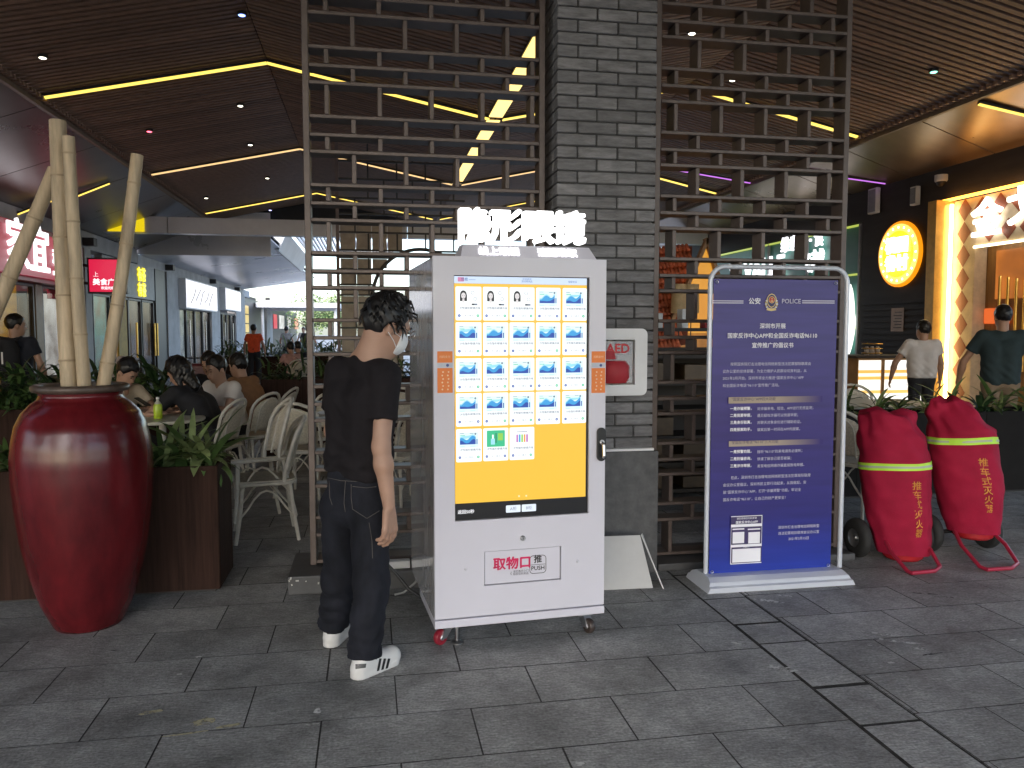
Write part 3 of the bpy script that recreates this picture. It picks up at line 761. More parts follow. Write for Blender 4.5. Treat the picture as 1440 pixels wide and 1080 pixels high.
# folded acrylic sheet at the foot of the pillar
t = thing('folded_sheet', 'folded white plastic sheet propped on the paving at the foot of the pillar', 'sheet', (1.2, 4.33, 0))
xr = onz(930, 822).x - 1.2
MB().add([(-.1, .0, .0), (xr - .07, -.02, .0), (xr - .11, .1, .285), (-.1, .12, .285)], [(0, 1, 2, 3)]).build('front_panel', mat('frosted_plastic', (.52, .51, .5), .35, var=.06), t)
MB().add([(xr - .105, .1, .285), (xr - .02, -.05, .0), (xr + .0, .06, .0), (xr - .09, .13, .285)], [(0, 1, 2, 3)]).build('side_leg', mat('clear_plastic', (.6, .6, .6), .25), t)
for o in t.children:
    sdf = o.modifiers.new('t', 'SOLIDIFY'); sdf.thickness = .006
# defibrillator cabinet on the pillar
a = ony(856, 462, 4.45); b_ = ony(910, 556, 4.45)
cw, ch = .40, a.z - b_.z
t = thing('defibrillator_cabinet', 'white rounded wall cabinet with window and red bag inside on the brick pillar', 'cabinet', (b_.x - cw, 4.585, b_.z))
def rrect(w, h, r, n=5, x=0, z=0):
    pts = []
    for cx, cz, a0 in ((w - r, h - r, 0), (r, h - r, 90), (r, r, 180), (w - r, r, 270)):
        for k in range(n + 1):
            an = R(a0 + 90 * k / n); pts.append((x + cx + r * math.cos(an), z + cz + r * math.sin(an)))
    return pts
def ring(w0, h0, r0, w1, h1, r1, y0, y1, n=5):
    """frame between two rounded rectangles with the same centre"""
    o = rrect(w0, h0, r0, n); i = rrect(w1, h1, r1, n, (w0 - w1) / 2, (h0 - h1) / 2); k = len(o)
    vs = [(x, y0, z) for x, z in o] + [(x, y0, z) for x, z in i] + [(x, y1, z) for x, z in o] + [(x, y1, z) for x, z in i]
    fs = []
    for q in range(k):
        p = (q + 1) % k
        fs += [(q, p, p + k, q + k), (q + 2 * k, q + 3 * k, p + 3 * k, p + 2 * k), (q, q + 2 * k, p + 2 * k, p), (q + k, p + k, p + 3 * k, q + 3 * k)]
    return MB().add(vs, fs)
ring(cw, ch, .035, cw - .02, ch - .02, .028, -.13, 0).build('case', M_white, t, smooth=True)
MB().prism(rrect(cw - .022, ch - .022, .03, x=.011, z=.011), -.03, -.01).build('back_panel', M_white, t)
ring(cw - .02, ch - .02, .03, cw - .16, ch - .13, .006, -.142, -.131).build('door_frame', M_white, t).location = (.01, 0, .01)
MB().prism([(.09, .075), (cw - .09, .075), (cw - .09, ch - .075), (.09, ch - .075)], -.128, -.124).build('window', glass('cabinet_window', (.8, .82, .85), .05, .3), t)
bag = MB()
bag.lathe([(0, .0), (.09, .0), (.105, .03), (.105, .1), (.085, .13), (0, .135)], 14, c=(.2, -.075, .075)); bag.build('red_bag', mat('red_cloth', (.4, .02, .03), .6), t, smooth=True)
MB().lathe([(.0, -.0), (.06, 0), (.055, .05), (0, .055)], 12, c=(.17, -.08, .215)).build('red_pouch', MATS['red_cloth'], t, smooth=True)
MB().obox((.27, -.06, .3), (.1, .03, .12)).build('grey_pouch', M_grey, t); MB().obox((.14, -.05, .31), (.08, .03, .1)).build('grey_pouch', M_grey, t)
text('lettering', 'AED', .075, mat('print_red', (.55, .02, .03), .5), t, at(cw / 2 + .02, -.1295, ch - .12), off=.002)
MB().box((.02, -.1, ch + .001), (.09, -.04, ch + .05)).build('alarm_lamp', mat('alarm_red', (.35, .01, .03), .3), t, bevel=.01)

# ---- moon gate partition deep in the hall
MGY = 15.6
M_thin = mat('thin_dark_bar', (.02, .018, .018), .5)
M_beige = mat('beige_panel', (.40, .35, .30), .7)
mg = thing('moon_gate_screen', 'thin black lattice partition with round moon gate and beige infill deep in the hall', 'screen', (0, MGY, 0))
gx, gz, gr = ony(592, 418, MGY).x, ony(592, 418, MGY).z, .93
mx0, mx1 = ony(478, 400, MGY).x, XV - .05
zr = [.0]
hh = [.22, .14, .34, .15, .2, .3]
i = 0
while zr[-1] < 5.2: zr.append(zr[-1] + hh[i % 6]); i += 1
def inside(x, z): return (x - gx) ** 2 + (z - gz) ** 2 < gr ** 2
for i, z in enumerate(zr):
    if z > 5.05: break
    x1 = mx1
    # end where the ceiling slope cuts the row
    while ceil_z(x1) < z + .03 and x1 > mx0 + .1: x1 -= .05
    spans = [(mx0, x1)]
    if abs(z - gz) < gr:
        h = math.sqrt(gr ** 2 - (z - gz) ** 2); spans = [(mx0, gx - h), (gx + h, x1)]
    for a, b_ in spans:
        if b_ - a > .08: MB().box((a, -.02, z - .018), (b_, .02, z + .018)).build('rail', M_thin, mg)
    if i + 1 < len(zr):
        zt = zr[i + 1]; x = mx0 + (.3 if i % 2 else .55)
        while x < x1 - .1:
            if not inside(x, (z + zt) / 2) and ceil_z(x) > zt: MB().box((x - .015, -.018, z + .0185), (x + .015, .018, zt - .0185)).build('upright', M_thin, mg)
            x += .55
        if zt < 3.6:
            x = mx0 + .02
            while x < mx0 + .95:
                if not inside(x + .16, (z + zt) / 2): MB().box((x, .022, z + .02), (x + .28, .05, zt - .02)).build('infill_panel', M_beige, mg)
                x += .3
MB().tube([(gx + gr * math.cos(2 * PI * k / 48), 0, gz + gr * math.sin(2 * PI * k / 48)) for k in range(48)], .035, 6, closed=True).build('ring', M_thin, mg)
MB().box((mx0 - .06, -.04, 0), (mx0 - .002, .04, ceil_z(mx0) - .05)).build('post', mat('mauve_post', (.19, .15, .15), .6), mg)

# ---- little tiled kiosk house
KY = 13.4
M_tile = mat('roof_tile', (.46, .13, .075), .7, var=.3, scale=6, orand=.2)
M_gable_glow = emit_noise('gable_lit_look', (238, 172, 62), (214, 138, 44), .85, 1.5)  # gable is no lamp: the light on it is put in as emission
ap = ony(992, 338, KY)
kx0, kx1 = ony(885, 400, KY).x, ony(1012, 400, KY).x
zE = ony(1012, 470, KY).z + .02
kh = thing('kiosk_house', 'little kiosk house with red tiled roof and ochre gable whose lit look is put in as glow, behind the lattice', 'kiosk', (0, KY, 0))
MB().prism([(ap.x - .62, zE), (ap.x + .5, zE), (ap.x + .02, ap.z - .12)], 0, .1).build('gable_wall', M_gable_glow, kh)
MB().box((kx0, .3, 0), (kx1 + .2, .4, zE)).build('back_wall', emit_noise('kiosk_back_lit_look', (205, 140, 62), (96, 64, 36), .7, 3.0), kh)  # lamplight on the back wall, put in as emission
for s, xe in ((1, ap.x + .62), (-1, ap.x - .74)):
    MB().obox(((ap.x + xe) / 2, -.04, (ap.z + zE) / 2 - .02), (math.hypot(xe - ap.x, ap.z - zE) + .1, .12, .06), Matrix.Rotation(math.atan2(ap.z - zE, (xe - ap.x)) if s > 0 else -math.atan2(ap.z - zE, ap.x - xe), 3, 'Y')).build('verge_board', mat('verge_wood', (.3, .2, .13), .6), kh)
n_r, n_c = 13, 24
MB().add([(ap.x - 1.85, -.2, zE - .42), (ap.x - .4, -.2, zE - .2), (ap.x + .05, .7, ap.z - .03), (ap.x - 1.85, .7, ap.z - .28)], [(0, 1, 2, 3)]).build('roof_deck', mat('roof_deck', (.12, .03, .02), .8), kh)
for r_ in range(n_r):
    for c in range(n_c):
        x = ap.x - 1.8 + c * .075
        f = r_ / (n_r - 1)
        zt = zE - .1 + f * (ap.z - zE + .05) - (1.8 - c * .075) * .12; yt = -.25 + f * .9
        if x > ap.x - .55 + f * .55: continue
        o = link('roof_tile', V_H.setdefault('tile', MB().tube([(0, -.05, -.06), (0, .05, .055)], [.041, .034], 8).mesh('roof_tile', M_tile, True)), kh); o.location = (x, yt, zt)
for k, px in enumerate((955, 972)):
    p = ony(px, 420, KY - .3)
    t = thing('pendant_lamp', ('cream cylinder pendant lamp hanging in the kiosk house, beside the brick pillar', 'cream cylinder pendant lamp hanging in the kiosk house, under the gable')[k], 'lamp', (p.x, p.y, p.z - .25))
    MB().lathe([(.0, .5), (.13, .5), (.14, 0), (.12, 0), (.11, .45)], 16).build('lamp_shade', mat('cream_shade', (.5, .4, .25), .6), t, smooth=True)
    MB().lathe([(0, .05), (.1, .05), (.1, .03), (0, .03)], 12).build('bulb', emit('pendant_glow', (255, 235, 190), 2), t)
    MB().tube([(0, 0, .5), (0, 0, zE - p.z + .2)], .01, 6).build('cord', M_dark, t)
# shelving behind the lattice
M_shelf = mat('shelf_wood', (.028, .02, .015), .6); M_draw = mat('drawer_wood', (.10, .065, .035), .5, var=.3, orand=.3)
SY = 6.6
sx0, sx1 = 2.35, 4.02
sh = thing('shelf_unit', 'dark wooden shelf unit with brown boxes behind the lattice by the pillar', 'shelf', (sx0, SY, 0))
for k in range(7):
    MB().box((0, 0, .06 + k * .24), (sx1 - sx0, .4, .09 + k * .24)).build('shelf_board', M_shelf, sh)
for x in (0, 1.05, sx1 - sx0 - .03): MB().box((x, -.003, .0), (x + .03, .403, 1.6)).build('side_board', M_shelf, sh)
MB().box((0, .405, 0), (sx1 - sx0, .42, 1.35)).build('back_board', M_shelf, sh)
bx = 0
for k in range(5):
    for x in (.06, .42, .74, 1.12, 1.38):
        if rnd.random() < .25: continue
        bx += 1
        w, h = rnd.uniform(.2, .27), rnd.uniform(.1, .19)
        t = tag(MB().box((0, 0, 0), (w, .3, h)).build('storage_box', M_draw, bevel=.004), 'brown storage box on the dark shelf unit behind the lattice', 'box', 'boxes on the shelf unit')
        t.location = (sx0 + x, SY + .05, .0905 + k * .24)
for k, (x, m, w, h) in enumerate(((.12, 'white_paint', .1, .13), (.4, 'white_paint', .06, .17), (.62, 'red_cloth', .16, .05), (.85, 'cream_shade', .12, .12), (1.3, 'white_paint', .1, .1))):
    lab = ('small white carton on the top shelf next to the pillar', 'thin white card standing on the top shelf', 'flat red packet on the top shelf', 'cream carton on the top shelf beside the red packet', 'squat white carton at the far end of the top shelf')[k]
    t = tag(MB().box((0, 0, 0), (w, .12, h)).build('carton', MATS[m], bevel=.004), lab, 'carton'); t.location = (sx0 + x, SY + .08, 1.5305)

# ---- lit menu counter beside the dark wall
p = ony(1218, 503, 10.6); q = ony(1243, 503, 10.6); e = ony(1282, 503, 10.9)
mc = thing('menu_counter', 'glowing white and orange menu light box counter beside the man in white', 'counter', (q.x, 10.6, 0))
def menu_mat():
    m = emit('menu_glow', (255, 250, 238), 1.3)
    t = m.node_tree; b = t.nodes['Principled BSDF']
    geo = t.nodes.new('ShaderNodeNewGeometry'); sep = t.nodes.new('ShaderNodeSeparateXYZ'); t.links.new(geo.outputs['Position'], sep.inputs[0])
    mr = t.nodes.new('ShaderNodeMapRange'); mr.inputs['From Min'].default_value = .3; mr.inputs['From Max'].default_value = 1.1; t.links.new(sep.outputs['Z'], mr.inputs['Value'])
    rp = t.nodes.new('ShaderNodeValToRGB'); rp.color_ramp.interpolation = 'CONSTANT'
    els = [(0, (255, 250, 240)), (.34, (250, 190, 90)), (.4, (255, 250, 240)), (.6, (248, 175, 70)), (.66, (255, 244, 220)), (.72, (248, 170, 62)), (.78, (255, 252, 244))]
    rp.color_ramp.elements[0].color = (*srgb(*els[0][1]), 1); rp.color_ramp.elements[1].position = els[1][0]; rp.color_ramp.elements[1].color = (*srgb(*els[1][1]), 1)
    for pos, c in els[2:]:
        x = rp.color_ramp.elements.new(pos); x.color = (*srgb(*c), 1)
    t.links.new(mr.outputs[0], rp.inputs['Fac']); t.links.new(rp.outputs[0], b.inputs['Emission Color'])
    return m
M_menu = menu_mat()
w1 = q.x - ony(1207, 503, 10.6).x; w2 = .75
M_ctr = mat('counter_wood', (.30, .16, .05), .5)
MB().box((-w1 + .01, -.01, .3), (-.05, .0, 1.07)).build('light_panel', M_menu, mc)
MB().box((-.048, -.03, 0), (-.002, .04, 1.12)).build('corner_post', M_ctr, mc)
MB().box((.0, -.01, .3), (w2, .0, 1.07)).build('light_panel', M_menu, mc)
MB().box((-w1, .002, 0), (w2, .55, 1.1)).build('cabinet', M_ctr, mc)
MB().box((-w1 - .06, -.05, 1.102), (w2 + .03, .6, 1.14)).build('counter_top', M_shelf, mc)
t = thing('basket', 'small wire basket of jars standing on the glowing menu counter', 'basket', (q.x - .06, 10.8, 1.141))
for z in (.03, .1, .17): MB().tube([(.16 * math.cos(2 * PI * k / 12), .1 * math.sin(2 * PI * k / 12), z) for k in range(12)], .008, 5, closed=True).build('wire_hoop', M_gold, t)
for k in range(3): MB().lathe([(0, 0), (.035, 0), (.035, .1), (.02, .13), (0, .13)], 10, c=(-.09 + k * .09, 0, 0)).build('jar', M_beige, t, smooth=True)

# ================================================================== VENDING MACHINE
MA = onz(612, 885, .1); MBp = onz(849, 862, .1)
MYAW = math.atan2(MBp.y - MA.y, MBp.x - MA.x)
MW, MD, MZ0, MZ1 = (MBp - MA).length, .84, .1, 1.845
vm = thing('vending_machine', 'white contact lens vending machine with lit touch screen on castors', 'vending machine', (MA.x, MA.y, 0), MYAW)
Mn = Vector((-math.sin(MYAW), math.cos(MYAW), 0)); Mx = Vector((math.cos(MYAW), math.sin(MYAW), 0))
def mp(px, py):
    p = onplane(px, py, MA, Mn) - Vector((MA.x, MA.y, 0)); return p.dot(Mx), p.z
M_vw = mat('machine_white', (.64, .625, .70), .33, var=.03, scale=2, coat=.3)
M_side = mat('machine_side', (.66, .65, .67), .12, metal=.45, var=.12, scale=3, stretch=(1, 6, 1))
M_stl = mat('zinc_steel', (.55, .55, .56), .3, metal=1)
M_blk = mat('black_plastic', (.012, .012, .013), .35)
su0, su1 = mp(639, 560)[0], mp(828.5, 560)[0]; sz1, sz0 = mp(735, 388.5)[1], mp(735, 727.5)[1]
fu0, fu1 = mp(681, 795)[0], mp(789, 795)[0]; fz1, fz0 = mp(735, 772)[1], mp(735, 819.5)[1]
body = MB(); g = .001
body.box((0, .03, .13), (MW, MD, MZ1 - .004)); body.build('cabinet', [M_side], vm, bevel=.004)
d = MB()
d.box((0, 0, sz1), (MW, .029, MZ1)); d.box((0, 0, sz0), (su0, .029, sz1)); d.box((su1, 0, sz0), (MW, .029, sz1))
d.box((0, 0, fz1), (MW, .029, sz0)); d.box((0, 0, fz0), (fu0, .029, fz1)); d.box((fu1, 0, fz0), (MW, .029, fz1)); d.box((0, 0, .145), (MW, .029, fz0))
d.build('door', M_vw, vm)
MB().box((-.002, -.004, MZ0), (MW + .002, .5, .138)).build('skirt', M_vw, vm, bevel=.003)
sc = MB().box((su0 + .002, .012, sz0 + .002), (su1 - .002, .028, sz1 - .002)).build('screen', emit('screen_bezel', (14, 14, 18), 1.0), vm)
def flat(u0, u1, z0, z1, y, m, name, parent=vm, r=0.0):
    q = MB()
    q.prism(rrect(u1 - u0, z1 - z0, r, 4, u0, z0) if r else [(u0, z0), (u1, z0), (u1, z1), (u0, z1)], y, y + .0006)
    return q.build(name, m, parent)
hz = mp(660, 398.5)[1]; bz = mp(660, 707.5)[1] - .002
M_syel = emit('screen_yellow', (246, 194, 66), .92)
flat(su0 + .003, su1 - .012, bz, hz, .0105, M_syel, 'display', sc)
flat(su0 + .003, su1 - .012, hz + .0005, sz1 - .004, .0105, emit('screen_header', (205, 222, 248), .95), 'display_header', sc)
M_sblu = emit('print_blue', (70, 110, 165), .8); M_sgry = emit('print_grey', (120, 130, 150), .8)
text('display_text', '优视 ——', .016, M_sblu, sc, at(su0 + .07, .0095, (hz + sz1) / 2), off=.0003)
text('display_text', '欢迎使用\n请选择商品', .011, M_sblu, sc, at((su0 + su1) / 2 + .02, .0095, (hz + sz1) / 2))
text('display_text', '客服电话', .011, M_sblu, sc, at(su1 - .085, .0095, (hz + sz1) / 2 - .004))
MB().prism(rrect(.03, .02, .002, 2, su0 + .02, (hz + sz1) / 2 - .01), .0095, .0101).build('display_logo', emit('logo_pink', (210, 130, 170), .9), sc)
text('display_text', '返回50秒', .02, emit('print_white', (240, 240, 245), 1.0), sc, at(su0 + .055, .0095, (bz + sz0) / 2 - .001), off=.0004)
for px in (722.5, 744.5):
    u = mp(px, 720)[0]; flat(u - .036, u + .036, (bz + sz0) / 2 - .016, (bz + sz0) / 2 + .019, .009, emit('button_pale', (225, 235, 248), .95), 'display_button', sc, .004)
    text('display_text', 'A柜' if px < 730 else 'B柜', .02, M_sgry, sc, at(u, .008, (bz + sz0) / 2 + .001))
for k in (-1, 1):
    MB().lathe([(0, 0), (.0045, 0), (.0045, .0004), (0, .0004)], 10, c=((su0 + su1) / 2 + k * .018, .0095, bz + .02), axis='y').build('page_dot', emit('dot_pale', (255, 235, 190), 1.0), sc)
# product cards
cols = [(642, 677.5), (680, 715.5), (717.5, 752), (754.5, 788.5), (791, 826)]
rows = [(402, 450.5), (453.5, 500.5), (503.5, 551), (553.5, 600), (604, 650)]
CU = [(mp(a, 525)[0], mp(b_, 525)[0]) for a, b_ in cols]; CR = [(mp(660, b_)[1], mp(660, a)[1]) for a, b_ in rows]
kw = sum(b_ - a for a, b_ in CU) / 5; kh_ = sum(b_ - a for a, b_ in CR) / 5
C_wh = emit('card_white', (248, 254, 255), 1.06); C_bl = emit('card_blue', (62, 160, 222), .95); C_lb = emit('card_sky', (160, 222, 240), .95)
C_db = emit('card_navy', (40, 80, 170), .9); C_gr = emit('card_mint', (60, 190, 140), .95); C_bk = emit('card_black', (30, 30, 36), .9); C_pk = emit('card_skin', (225, 220, 222), .95)
CM = [C_wh, C_bl, C_lb, C_db, C_gr, C_bk, C_pk, M_sgry, emit('card_lime', (150, 210, 90), .9), emit('card_orange', (245, 160, 80), .9), emit('card_violet', (190, 110, 190), .9), emit('card_pale', (222, 248, 252), 1.0)]
def disc(q, x, z, r, y, mi, n=12, sx=1.0): q.prism([(x + r * sx * math.cos(2 * PI * k / n), z + r * math.sin(2 * PI * k / n)) for k in range(n)], y, y + .0003, mi)
def bar(q, x0, x1, z0, z1, y, mi): q.prism([(x0, z0), (x1, z0), (x1, z1), (x0, z1)], y, y + .0003, mi)
def card(kind, seed):
    r2 = random.Random(seed); q = MB(); w, h = kw, kh_
    q.prism(rrect(w, h, .006, 3), 0, .0006)
    disc(q, .017, .022, .0065, -.0008, 3); disc(q, w - .017, .022, .0065, -.0008, 4 if seed % 2 else 3)
    bar(q, .0145, .0195, .0212, .0228, -.0015, 0); bar(q, w - .0195, w - .0145, .0212, .0228, -.0015, 0); bar(q, w - .0178, w - .0162, .0195, .0245, -.0019, 0)
    if kind == 'face':
        disc(q, w * .3, h * .76, .02, -.0008, 5, 14, .8); bar(q, w * .165, w * .44, h * .57, h * .76, -.0007, 5)
        disc(q, w * .3, h * .73, .0145, -.0014, 6, 12, .74); bar(q, w * .26, w * .34, h * .52, h * .63, -.0012, 6); bar(q, w * .2, w * .42, h * .49, h * .54, -.001, 0)
        for ex in (.26, .34): disc(q, w * ex, h * .735, .0016, -.0018, 5, 6)
        bar(q, w * .28, w * .32, h * .675, h * .682, -.0018, 7)
        for cx, cz in ((.66, .82), (.76, .64)):
            disc(q, w * cx, h * cz, .0085, -.0008, 7); disc(q, w * cx, h * cz, .0065, -.0012, 0)
        bar(q, w * .62, w * .84, h * .45, h * .5, -.0008, 7); bar(q, w * .62, w * .72, h * .455, h * .495, -.0012, 5)
    elif kind == 'wave':
        bar(q, w * .11, w * .88, h * .43, h * .9, -.0002, 11)
        pts = [(w * .14, h * .53)] + [(w * (.14 + .62 * k / 10), h * (.68 + .05 * math.sin(k * .9 + seed) + .008 * k)) for k in range(11)] + [(w * .76, h * .53)]
        q.prism(pts, -.0008, -.0005, 1)
        q.prism([(x, h * .53 + (z_ - h * .53) * (.45 + .2 * math.sin(x * 90))) for x, z_ in pts], -.0013, -.001, 3 if seed % 3 else 1)
        q.prism([(x, z_ + .006) for x, z_ in pts[1:-1]] + [(pts[-2][0], pts[-2][1] - .002), (pts[1][0], pts[1][1] - .002)], -.0006, -.0003, 2)
        bar(q, w * .79, w * .83, h * .53, h * .69, -.0009, 3)
        bar(q, w * .14, w * .3, h * .86, h * .875, -.0008, 7); bar(q, w * .15, w * .34, h * .79, h * .81, -.0008, 4); bar(q, w * .52, w * .68, h * .85, h * .865, -.0008, 7); disc(q, w * .75, h * .845, .005, -.0008, 7)
        bar(q, w * .15, w * .33, h * .46, h * .475, -.0008, 2); bar(q, w * .55, w * .75, h * .465, h * .48, -.0008, 2)
    elif kind == 'green':
        q.prism(rrect(w * .72, h * .5, .004, 3, w * .14, h * .43), -.0008, -.0005, 4)
        bar(q, w * .3, w * .46, h * .5, h * .68, -.0013, 2); bar(q, w * .35, w * .41, h * .68, h * .8, -.0013, 0); bar(q, w * .49, w * .52, h * .55, h * .85, -.0013, 5); bar(q, w * .58, w * .78, h * .62, h * .84, -.0013, 8)
    else:
        for k, mi in enumerate((10, 1, 8, 9, 10)): bar(q, w * (.27 + .1 * k), w * (.34 + .1 * k), h * .54, h * .78, -.0008, mi)
        bar(q, w * .28, w * .72, h * .85, h * .87, -.0008, 7); bar(q, w * .3, w * .7, h * .45, h * .46, -.0008, 7)
    return q.mesh('product_card', CM)
cmesh = {'face': card('face', 1), 'green': card('green', 2), 'pens': card('pens', 3), 'w0': card('wave', 4), 'w1': card('wave', 5), 'w2': card('wave', 7)}
tname = tprice = None
for r_ in range(5):
    for c in range(5):
        if r_ == 4 and c > 2: continue
        kd = 'face' if (r_ == 0 and c < 3) else 'green' if (r_, c) == (4, 1) else 'pens' if (r_, c) == (4, 2) else 'w%d' % ((r_ * 2 + c) % 3)
        o = link('product_card', cmesh[kd], sc); o.location = (CU[c][0] + (CU[c][1] - CU[c][0] - kw) / 2, .0093, CR[r_][0])
        if tname is None:
            tname = text('card_text', '一次性隐形眼镜月抛', .0125, M_sgry, o, at(kw / 2, -.0008, kh_ * .36), off=.0002).data
            tprice = text('card_text', '￥158.0', .0135, M_sgry, o, at(kw / 2, -.0008, .022)).data
            MT, MT2 = at(kw / 2, -.0008, kh_ * .36), at(kw / 2, -.0008, .022)
        else:
            for dta, mm in ((tname, MT), (tprice, MT2)):
                k = link('card_text', dta, o); k.matrix_local = mm
# orange labels
M_or = mat('orange_label', (.80, .22, .045), .5, var=.04); M_orp = mat('label_print', (.9, .62, .4), .6)
for side, (xa, xb) in enumerate(((614, 637), (831, 851.5))):
    u0, u1 = mp(xa, 520)[0] + .003, mp(xb, 520)[0] - .002; xm = (xa + xb) / 2
    za, zb_, zc_, zd = (mp(xm, y)[1] for y in (494, 510, 517.5, 552.5))
    o = flat(u0, u1, zb_, za, -.0012, M_or, 'orange_label'); text('label_text', '扫码支付', .013, M_orp, o, at((u0 + u1) / 2, -.0018, (za + zb_) / 2))
    o = flat(u0, u1, zc_ + .002, zb_ - .002, -.0012, mat('label_silver', (.5, .53, .6), .4), 'silver_label'); MB().lathe([(0, 0), (.007, 0), (.007, .001), (0, .001)], 12, c=((u0 + u1) / 2 + .012, -.0028, (zc_ + zb_) / 2), axis='y').build('label_dot', mat('dot_blue', (.05, .08, .25), .5), o)
    o = flat(u0, u1, zd, zc_, -.0012, M_or, 'orange_label')
    for k in range(6):
        for cc in (0, 1):
            disc_ = MB(); disc(disc_, u0 + (u1 - u0) * (.32 + .36 * cc + .05 * (k % 2)), zd + (zc_ - zd) * (.14 + .14 * k), .0042, -.0026, 0, 7); disc_.build('label_mark', M_orp, o)
# delivery flap
fl = MB().box((fu0 + .004, .008, fz0 + .004), (fu1 - .004, .027, fz1 - .004)).build('delivery_flap', M_vw, vm)
q = MB()
for a in ((fu0, fz0, fu1, fz0 + .0035), (fu0, fz1 - .0035, fu1, fz1), (fu0, fz0, fu0 + .0035, fz1), (fu1 - .0035, fz0, fu1, fz1)): q.box((a[0], .014, a[1]), (a[2], .02, a[3]))
q.build('flap_gap', M_blk, fl)
M_mag = mat('print_magenta', (.62, .012, .10), .5); M_ink = mat('print_ink', (.03, .03, .035), .5)
uz = (fz0 + fz1) / 2
text('lettering', '取物口', .064, M_mag, fl, at(mp(721, 792)[0], .0065, uz + .012), off=.0022)
text('lettering', '推', .042, M_ink, fl, at(mp(757, 792)[0], .0065, uz + .024), off=.001); text('lettering', 'PUSH', .029, M_ink, fl, at(mp(757, 792)[0], .0065, uz - .019), off=.0005)
text('lettering', '请您推开小门\n取走您的商品', .013, M_ink, fl, at(mp(733, 802)[0], .0065, uz - .034)); text('lettering', '《', .018, M_ink, fl, at(mp(718, 802)[0], .0065, uz - .036))
rw, rh = .084, .09
ring(rw, rh, .018, rw - .005, rh - .005, .016, .0062, .0072).build('push_frame', M_ink, fl).location = (mp(757, 792)[0] - rw / 2, 0, uz - rh / 2)
flat(mp(757, 792)[0] - rw / 2 + .004, mp(757, 792)[0] + rw / 2 - .004, uz - .002, uz, .0062, M_ink, 'push_rule', fl)
u, z = mp(735, 756.5); q = MB(); q.lathe([(0, -.012), (.008, -.012), (.0125, -.008), (.0125, 0)], 16, c=(u, 0, z), axis='y'); lk = q.build('lock', M_stl, vm, smooth=True)
MB().box((u - .001, -.0135, z - .005), (u + .001, -.0121, z + .005)).build('keyhole', M_blk, lk)
for px, py in ((655, 800), (812, 789)):
    u, z = mp(px, py); MB().lathe([(0, -.004), (.006, -.003), (.009, 0)], 12, c=(u, 0, z), axis='y').build('screw_cap', M_vw, vm, smooth=True)
u0, z1 = mp(845, 601); _, z0 = mp(845, 648)
hd = MB().prism(rrect(.046, z1 - z0, .022, 6, u0 - .023, z0), -.014, -.0005).build('door_handle', M_blk, vm, bevel=.003)
zz = (z0 + z1) / 2
MB().tube([(u0, -.015, zz + .01), (u0, -.04, zz), (u0, -.045, zz - .05), (u0 + .004, -.03, zz - .06)], .008, 8).build('lever', M_stl, hd, smooth=True)
MB().tube([(u0, -.013, zz + .012), (u0, -.02, zz + .012)], .012, 12).build('lever_hub', M_stl, hd)
# top sign
ts = thing('machine_sign', 'glowing white contact lens lettering on a white stand above the vending machine', 'sign', (MA.x, MA.y, MZ1), MYAW)
tu0, tu1 = mp(652, 345)[0], mp(840, 352)[0]; tz = mp(745, 344)[1] - MZ1
MB().add([(tu0 - .01, .02, .001), (tu1 + .005, .02, .001), (tu1 - .022, .06, tz), (tu0 + .008, .06, tz), (tu0 - .01, .2, .001), (tu1 + .005, .2, .001), (tu1 - .022, .16, tz), (tu0 + .008, .16, tz)],
         [(0, 1, 2, 3), (5, 4, 7, 6), (3, 2, 6, 7), (0, 3, 7, 4), (1, 5, 6, 2), (0, 4, 5, 1)]).build('stand', M_vw, ts)
M_glow = emit('sign_glow', (255, 255, 255), 3.2)
lh = mp(700, 293)[1] - mp(700, 343)[1]
for k, (ch_, px) in enumerate(zip('隐形眼镜', (673.5, 719, 765, 809.5))):
    u = mp(px, 318)[0]
    text('glowing_letter', ch_, lh * 1.02, M_glow, ts, at(u, .1, tz + lh * .5 + .002), off=.0048, ext=.025)
rot = Matrix.Rotation(-math.atan2(.04, tz), 4, 'X')
for s_, px in (('线上眼镜', 704.5), ('速配现取', 787.5)):
    u = mp(px, 352)[0]
    text('small_letter', s_, .05, M_glow, ts, Matrix.Translation((u, .036, tz * .47)) @ rot @ STAND, off=.0009, ext=.002)
# castors and cables
def castor(u, y, wheel, lab, rz=0.4):
    c = MB(); c.box((-.035, -.035, .086), (.035, .035, .0995)); 
    rt = Matrix.Rotation(rz, 4, 'Z')
    c.add([rt @ Vector(p) for p in ((-.02, -.03, .086), (.02, -.03, .086), (.02, .03, .086), (-.02, .03, .086), (-.022, -.06, .035), (.022, -.06, .035), (.022, -.03, .03), (-.022, -.03, .03))],
          [(0, 1, 5, 4), (1, 2, 6, 5), (2, 3, 7, 6), (3, 0, 4, 7)])
    b = c.build('castor', M_stl, vm); b.location = (u, y, 0)
    w = MB(); w.lathe([(.012, -.014), (.033, -.014), (.0375, -.008), (.0375, .008), (.033, .014), (.012, .014)], 20, axis='x').build('wheel', wheel, b, smooth=True, M=rt @ Matrix.Translation((0, -.048, .0375)))
    MB().lathe([(0, -.017), (.014, -.017), (.014, .017), (0, .017)], 12, axis='x').build('hub', M_stl, b, M=rt @ Matrix.Translation((0, -.048, .0375)))
    return b
M_rw = mat('red_wheel', (.26, .015, .03), .35); M_kw = mat('dark_wheel', (.05, .035, .03), .4)
castor(.075, .085, M_rw, '', -1.0); castor(MW - .085, .06, M_kw, '', .25); castor(.08, MD - .09, M_rw, '', .3); castor(MW - .08, MD - .09, M_kw, '', -.3)
MB().lathe([(0, 0), (.03, 0), (.03, .006), (.012, .016), (.009, .016), (.009, .1)], 16, c=(.115, .06, 0)).build('levelling_foot', M_stl, vm, smooth=True)
